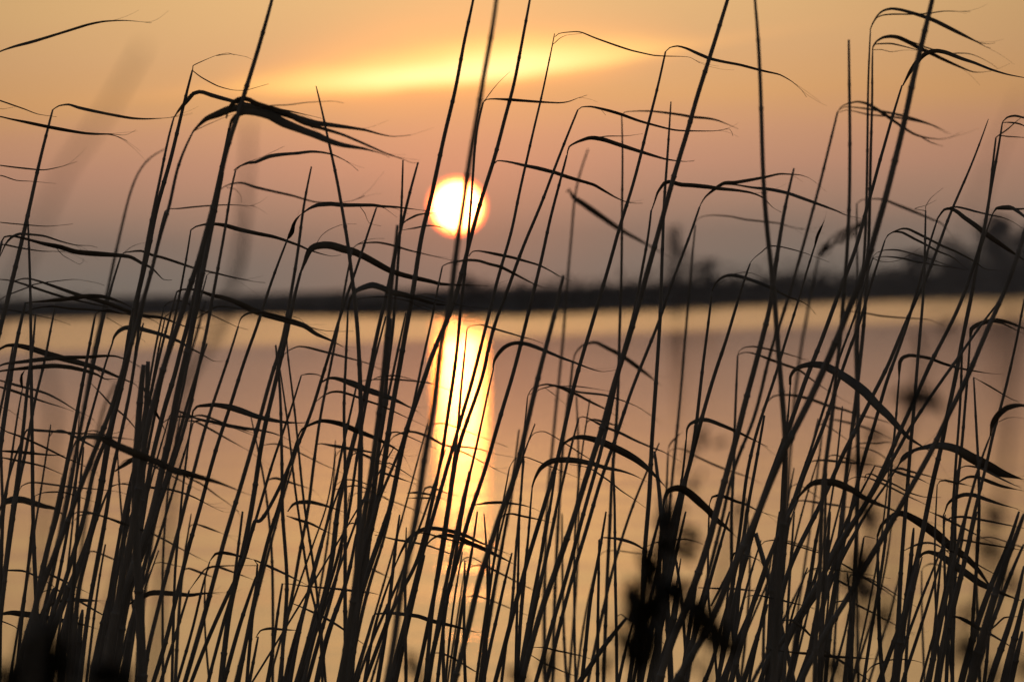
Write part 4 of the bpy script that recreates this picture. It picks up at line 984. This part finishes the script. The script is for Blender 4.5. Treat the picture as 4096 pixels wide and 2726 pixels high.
def build_stem(rnd, pts, w, depth, k, base_off, woody, to_ground=True):
    pts = catmull(pts, 22.0)
    for _ in range(14):
        pts = [pts[0]] + [tuple((a + 2 * c + d) / 4 for a, c, d in zip(pts[i - 1], pts[i], pts[i + 1])) for i in range(1, len(pts) - 1)] + [pts[-1]]
    P = []
    for (sx, sy) in pts:
        q = at(sx, sy, depth); q = at(sx, sy, depth + k * (q.z - 1.5)); P.append(q)
    L = [0.0]
    for a, b in zip(P, P[1:]): L.append(L[-1] + (b - a).length)
    tot = L[-1]
    rs = [0.5 * TS * PXM * depth * (w[0] + (w[1] - w[0]) * min(1.0, l / tot) ** 0.5) * 1.06 for l in L]
    if to_ground and P[-1].z > 0.03:
        i = len(P) - 1
        while i > 0 and (P[-1] - P[i]).length < 0.06: i -= 1
        d = (P[-1] - P[i]).normalized()
        d = Vector((max(-0.42, min(0.3, d.x)), d.y * 0.5, -1)).normalized()
        p = P[-1].copy(); r = rs[-1]
        while p.z > 0.0:
            d = (d * 0.90 + Vector((0, 0, -1)) * 0.10).normalized()
            p = p + d * 0.05; L.append(L[-1] + 0.05); P.append(p.copy()); rs.append(r)
    if not woody:
        # nodes: a swelling with the sheath a little wider above it
        gap = rnd.uniform(0.035, 0.055); nodes = []; s = gap * 0.8
        while s < L[-1]:
            nodes.append(s); gap = min(0.2, gap * rnd.uniform(1.05, 1.3)); s += gap
        newP, newR = [], []
        allS = sorted(set(L + [n + e for n in nodes for e in (-0.0012, 0.0, 0.0012, 0.0035)]))
        j = 0
        for s in allS:
            if s < 0 or s > L[-1]: continue
            while j < len(L) - 2 and L[j + 1] < s: j += 1
            t = (s - L[j]) / max(1e-9, L[j + 1] - L[j])
            p = P[j].lerp(P[j + 1], t); r = rs[j] + (rs[j + 1] - rs[j]) * t
            dn = [s - n for n in nodes]
            f = 1.0
            for q in dn:
                if abs(q) < 0.0006: f = 1.26
                elif abs(q) < 0.0020: f = 1.10
            prev = [q for q in dn if q >= 0]
            if prev: f *= 1.05 - 0.10 * min(1, min(prev) / 0.12)
            newP.append(p + Vector((noise.noise(p * 5) * 0.0005, 0, 0))); newR.append(r * f)
        P, rs = newP, newR
    else:
        rs = [r * (1 + 0.25 * noise.noise(p * 60)) for p, r in zip(P, rs)]
    return P, rs
def build_leaf(rnd, w, pk, pts, depth, k, off, oval=False):
    pts = catmull(pts, 12.0)
    n = len(pts); V, F = [], []
    q_d = rnd.uniform(-0.10, 0.10) if not oval else rnd.uniform(-0.03, 0.03)
    P = []
    Ls = [0.0]
    for a, b in zip(pts, pts[1:]): Ls.append(Ls[-1] + math.dist(a, b))
    for i, (sx, sy) in enumerate(pts):
        t = Ls[i] / Ls[-1]
        q = at(sx, sy, depth); P.append(at(sx, sy, depth + k * (q.z - 1.5) + q_d * t * t + (0.0 if not oval else 0)))
    T = frames(P)
    ph = rnd.uniform(0, 6.28); amp = rnd.uniform(0.5, 1.0); tw = rnd.uniform(0.3, 0.8)
    hair = w <= 10
    wm = (0.5 if oval else 0.445) * w * TS * PXM * depth
    rm = 0.00022 if hair else 0.0003
    for i, (p, t) in enumerate(zip(P, T)):
        s = Ls[i] / Ls[-1]
        if oval: f = max(0.04, math.sin(math.pi * min(1, s ** 0.85)) ** 0.7)
        elif s < pk: f = 0.26 + 0.74 * math.sin(0.5 * math.pi * s / pk) ** 1.5
        else: f = max(0.03, max(0.0, math.cos(0.5 * math.pi * min(1.0, (s - pk) / (1 - pk)))) ** 1.15)
        if hair: f = 0.9 if s < 0.3 else max(0.2, 0.9 - (s - 0.3))
        elif not oval: f *= 1.0 + 0.16 * noise.noise(Vector((s * 6 + ph, ph, 0)))
        hw_ = max(wm * f, rm * (1 - 0.4 * s))
        up = Vector((0, 1, 0)).cross(t)
        up = up.normalized() if up.length > 1e-4 else Vector((1, 0, 0))
        an = tw * math.sin(s * 5 * amp + ph)            # blade turned partly edge-on, true width restored below
        side = up * hw_ + Vector((0, 1, 0)) * hw_ * math.tan(an)
        nrm_ = side.cross(t).normalized()
        fold = hw_ * 0.28
        th = max(0.00012, 0.00025 * (1 - 0.5 * s))
        if hair: th = hw_
        for c in (-1.0, 0.0, 1.0):
            V.append(tuple(p + side * c + nrm_ * (fold * (abs(c) - 0.5) + th) - off))
        for c in (1.0, 0.0, -1.0):
            V.append(tuple(p + side * c + nrm_ * (fold * (abs(c) - 0.5) - th) - off))
    for i in range(n - 1):
        for q in range(6):
            F.append((i * 6 + q, i * 6 + (q + 1) % 6, (i + 1) * 6 + (q + 1) % 6, (i + 1) * 6 + q))
    F.append((5, 4, 3, 2, 1, 0)); F.append(tuple((n - 1) * 6 + q for q in range(6)))
    if not hair and not oval and w >= 16 and rnd.random() < 0.75:
        # frayed threads at the tip
        for _ in range(rnd.choice((1, 2, 2, 3))):
            i0 = max(2, int(n * rnd.uniform(0.72, 0.97)))
            p = P[i0].copy(); d = T[i0].copy(); cur = rnd.uniform(-0.10, 0.10)
            Q = [p.copy()]
            for _s in range(rnd.randint(6, 13)):
                d = (d + Vector((0, 0, cur)) + Vector((0, rnd.uniform(-.03, .03), rnd.uniform(-.05, .05)))).normalized()
                cur *= 0.9; p = p + d * 0.0035 * depth / 7; Q.append(p.copy())
            v2, f2 = tube(Q, [0.00016 * (1 - 0.6 * j / len(Q)) * depth / 7 for j in range(len(Q))], off, 4)
            b = len(V); V += v2; F += [tuple(x + b for x in f) for f in f2]
    return V, F

# words for the labels ------------------------------------------------
def vzone(x, y):
    hor = 1199 - 0.021 * (x - 2048)
    if y < 5: return 'cut off by top edge'
    if y < 260: return 'tip near the top edge'
    if y < 480: return 'tip at cloud height'
    if y < 700: return 'tip just above sun height'
    if y < 960: return 'tip at sun height'
    if y < hor - 60: return 'tip below sun height'
    if y < hor + 70: return 'tip against the far shore'
    if y < hor + 240: return 'tip over pale far water'
    if y < 1800: return 'tip over mauve water'
    if y < 2200: return 'tip over amber water'
    return 'tip near the bottom edge'
def hzone(x):
    for lim, s in ((0, 'outside left edge'), (420, 'at far left'), (900, 'in left clump'), (1350, 'left of centre'), (1700, 'left of the sun'),
                   (1985, 'in line with the sun'), (2350, 'just right of the sun'), (2800, 'right of centre'), (3250, 'in right part'), (3750, 'at right'), (4096, 'at far right')):
        if x < lim: return s
    return 'at right edge'
ORD = ['', 'first', 'second', 'third', 'fourth', 'fifth', 'sixth', 'seventh', 'eighth', 'ninth', 'tenth', 'eleventh', 'twelfth']
NUM = {0: 'bare', 1: 'one-leaved', 2: 'two-leaved', 3: 'three-leaved', 4: 'four-leaved'}

keyed = {}
for idx, p in enumerate(plants):
    rnd = random.Random(1000 + idx)
    if p.depth is None: p.depth = rnd.uniform(6.55, 7.5)
    blur = p.depth < 5.6 or p.depth > 8.2
    k = rnd.uniform(-0.10, 0.10)
    woody = p.kind == 'K'
    base = None
    P, rs = build_stem(rnd, p.pts, p.w, p.depth, k, None, woody)
    base = Vector((P[-1].x, P[-1].y, 0.0))
    root = empty('shrub' if woody else 'reed', base)
    if not woody: V, F = tube(P, rs, base, 8); mesh_obj('stem', V, F, M_STEM, root)
    else:
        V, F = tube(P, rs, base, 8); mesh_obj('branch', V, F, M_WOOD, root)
        for w, bp in p.branches:
            P2, r2_ = build_stem(rnd, bp, w, p.depth + rnd.uniform(-.05, .05), k, None, True, bp[-1][1] > 2700)
            V, F = tube(P2, r2_, base, 7); mesh_obj('branch', V, F, M_WOOD, root)
    if woody:
        extra = []
        reps = 4 if len(p.leaves) > 5 else 1
        for (w, pk, lp) in p.leaves:
            for _ in range(reps if lp[0][1] > 1500 else 0):
                cx, cyy = lp[len(lp) // 2]; a = rnd.uniform(-0.9, 0.9); sc = rnd.uniform(0.6, 1.1); ox, oy = rnd.gauss(0, 34), rnd.gauss(0, 34)
                extra.append((w * rnd.uniform(0.8, 1.2), pk, [(cx + ox + ((x - cx) * math.cos(a) - (y - cyy) * math.sin(a)) * sc, cyy + oy + ((x - cx) * math.sin(a) + (y - cyy) * math.cos(a)) * sc) for x, y in lp]))
        p.leaves = p.leaves + extra
    for (w, pk, lp) in p.leaves:
        dd = math.dist(lp[0], p.pts[0])
        if not woody and 2 < dd < 48: lp = [p.pts[0]] + lp
        V, F = build_leaf(rnd, w, pk, lp, p.depth, k, base, woody)
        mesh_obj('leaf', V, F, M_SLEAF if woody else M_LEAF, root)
    if p.plume:
        V, F = [], []
        pl = catmull(p.plume, 5.0)
        C = [at(x, y, p.depth) for x, y in pl]; T = frames(C)
        for i in range(130):
            j = rnd.randrange(len(C)); s = j / len(C)
            spread = 0.012 * math.sin(math.pi * min(1, s + 0.1)) + 0.002
            d = (T[j] + Vector((rnd.gauss(0, .25), rnd.gauss(0, .25), rnd.gauss(0, .25)))).normalized()
            q = C[j] + Vector((rnd.gauss(0, 1), rnd.gauss(0, 1), rnd.gauss(0, 1) - 0.5)) * spread * 0.35
            v2, f2 = tube([q, q + d * 0.012, q + d * 0.022 + Vector((0, 0, -0.002))], [0.0003, 0.0005, 0.0002], base, 4)
            b = len(V); V += v2; F += [tuple(x + b for x in f) for f in f2]
        mesh_obj('plume', V, F, M_PLUME, root)
    tip = p.pts[0]; nleaf = len([1 for l in p.leaves if l[0] > 10])
    if woody:
        key = ('blurred dark leafy shrub shoot', vzone(*tip), hzone(tip[0]))
        root['category'] = 'shrub'; root['group'] = 'leafy shrubs between the reeds'
    else:
        i2 = min(len(p.pts) - 1, 3); dx = p.pts[0][0] - p.pts[-1][0]; dy = p.pts[-1][1] - p.pts[0][1]
        sl_ = dx / max(1, dy)
        lean = 'upright' if abs(sl_) < 0.09 else ('right-leaning' if sl_ > 0 else 'left-leaning')
        thick = 'thick' if p.w[1] >= 50 else ('slender' if p.w[1] >= 34 else 'thin')
        if blur: thick = 'blurred'
        kind = 'plumed' if p.plume else NUM.get(nleaf, 'many-leaved')
        key = ('%s %s %s reed' % (thick, lean, kind), vzone(*tip), hzone(tip[0]))
        root['category'] = 'reed'; root['group'] = 'dry reeds standing in front of the lake'
    keyed.setdefault(key, []).append((tip[0], tip[1], root))
for key, lst in keyed.items():
    lst.sort(key=lambda e: (e[0], e[1]))
    for i, (x, y, root) in enumerate(lst):
        s = '%s %s, %s' % (key[0], key[2], key[1])
        if len(lst) > 1: s += ', %s from left' % ORD[i + 1]
        if len(s.split()) > 16: s = s.replace('tip below sun height', 'tip below sun height')
        root['label'] = s

# ---------------------------------------------------------------- evening haze over the lake
def hz(q):
    v = q.n('ShaderNodeVolumePrincipled'); v.inputs['Density'].default_value = 0.00035; v.inputs['Color'].default_value = (0.85, 0.82, 0.80, 1); v.inputs['Anisotropy'].default_value = 0.2
    return v.outputs[0]
bx = [(-700, -60, -2.6), (700, -60, -2.6), (700, 1700, -2.6), (-700, 1700, -2.6), (-700, -60, 18), (700, -60, 18), (700, 1700, 18), (-700, 1700, 18)]
m = bpy.data.materials.new('haze'); m.use_nodes = True; m.node_tree.nodes.clear(); q = G(m.node_tree); oo = q.n('ShaderNodeOutputMaterial'); m.node_tree.links.new(hz(q), oo.inputs[1])
o = mesh_obj('haze', bx, [(0, 3, 2, 1), (4, 5, 6, 7), (0, 1, 5, 4), (1, 2, 6, 5), (2, 3, 7, 6), (3, 0, 4, 7)], m, smooth=False)
o['kind'] = 'stuff'; o['label'] = 'evening haze over the lake'
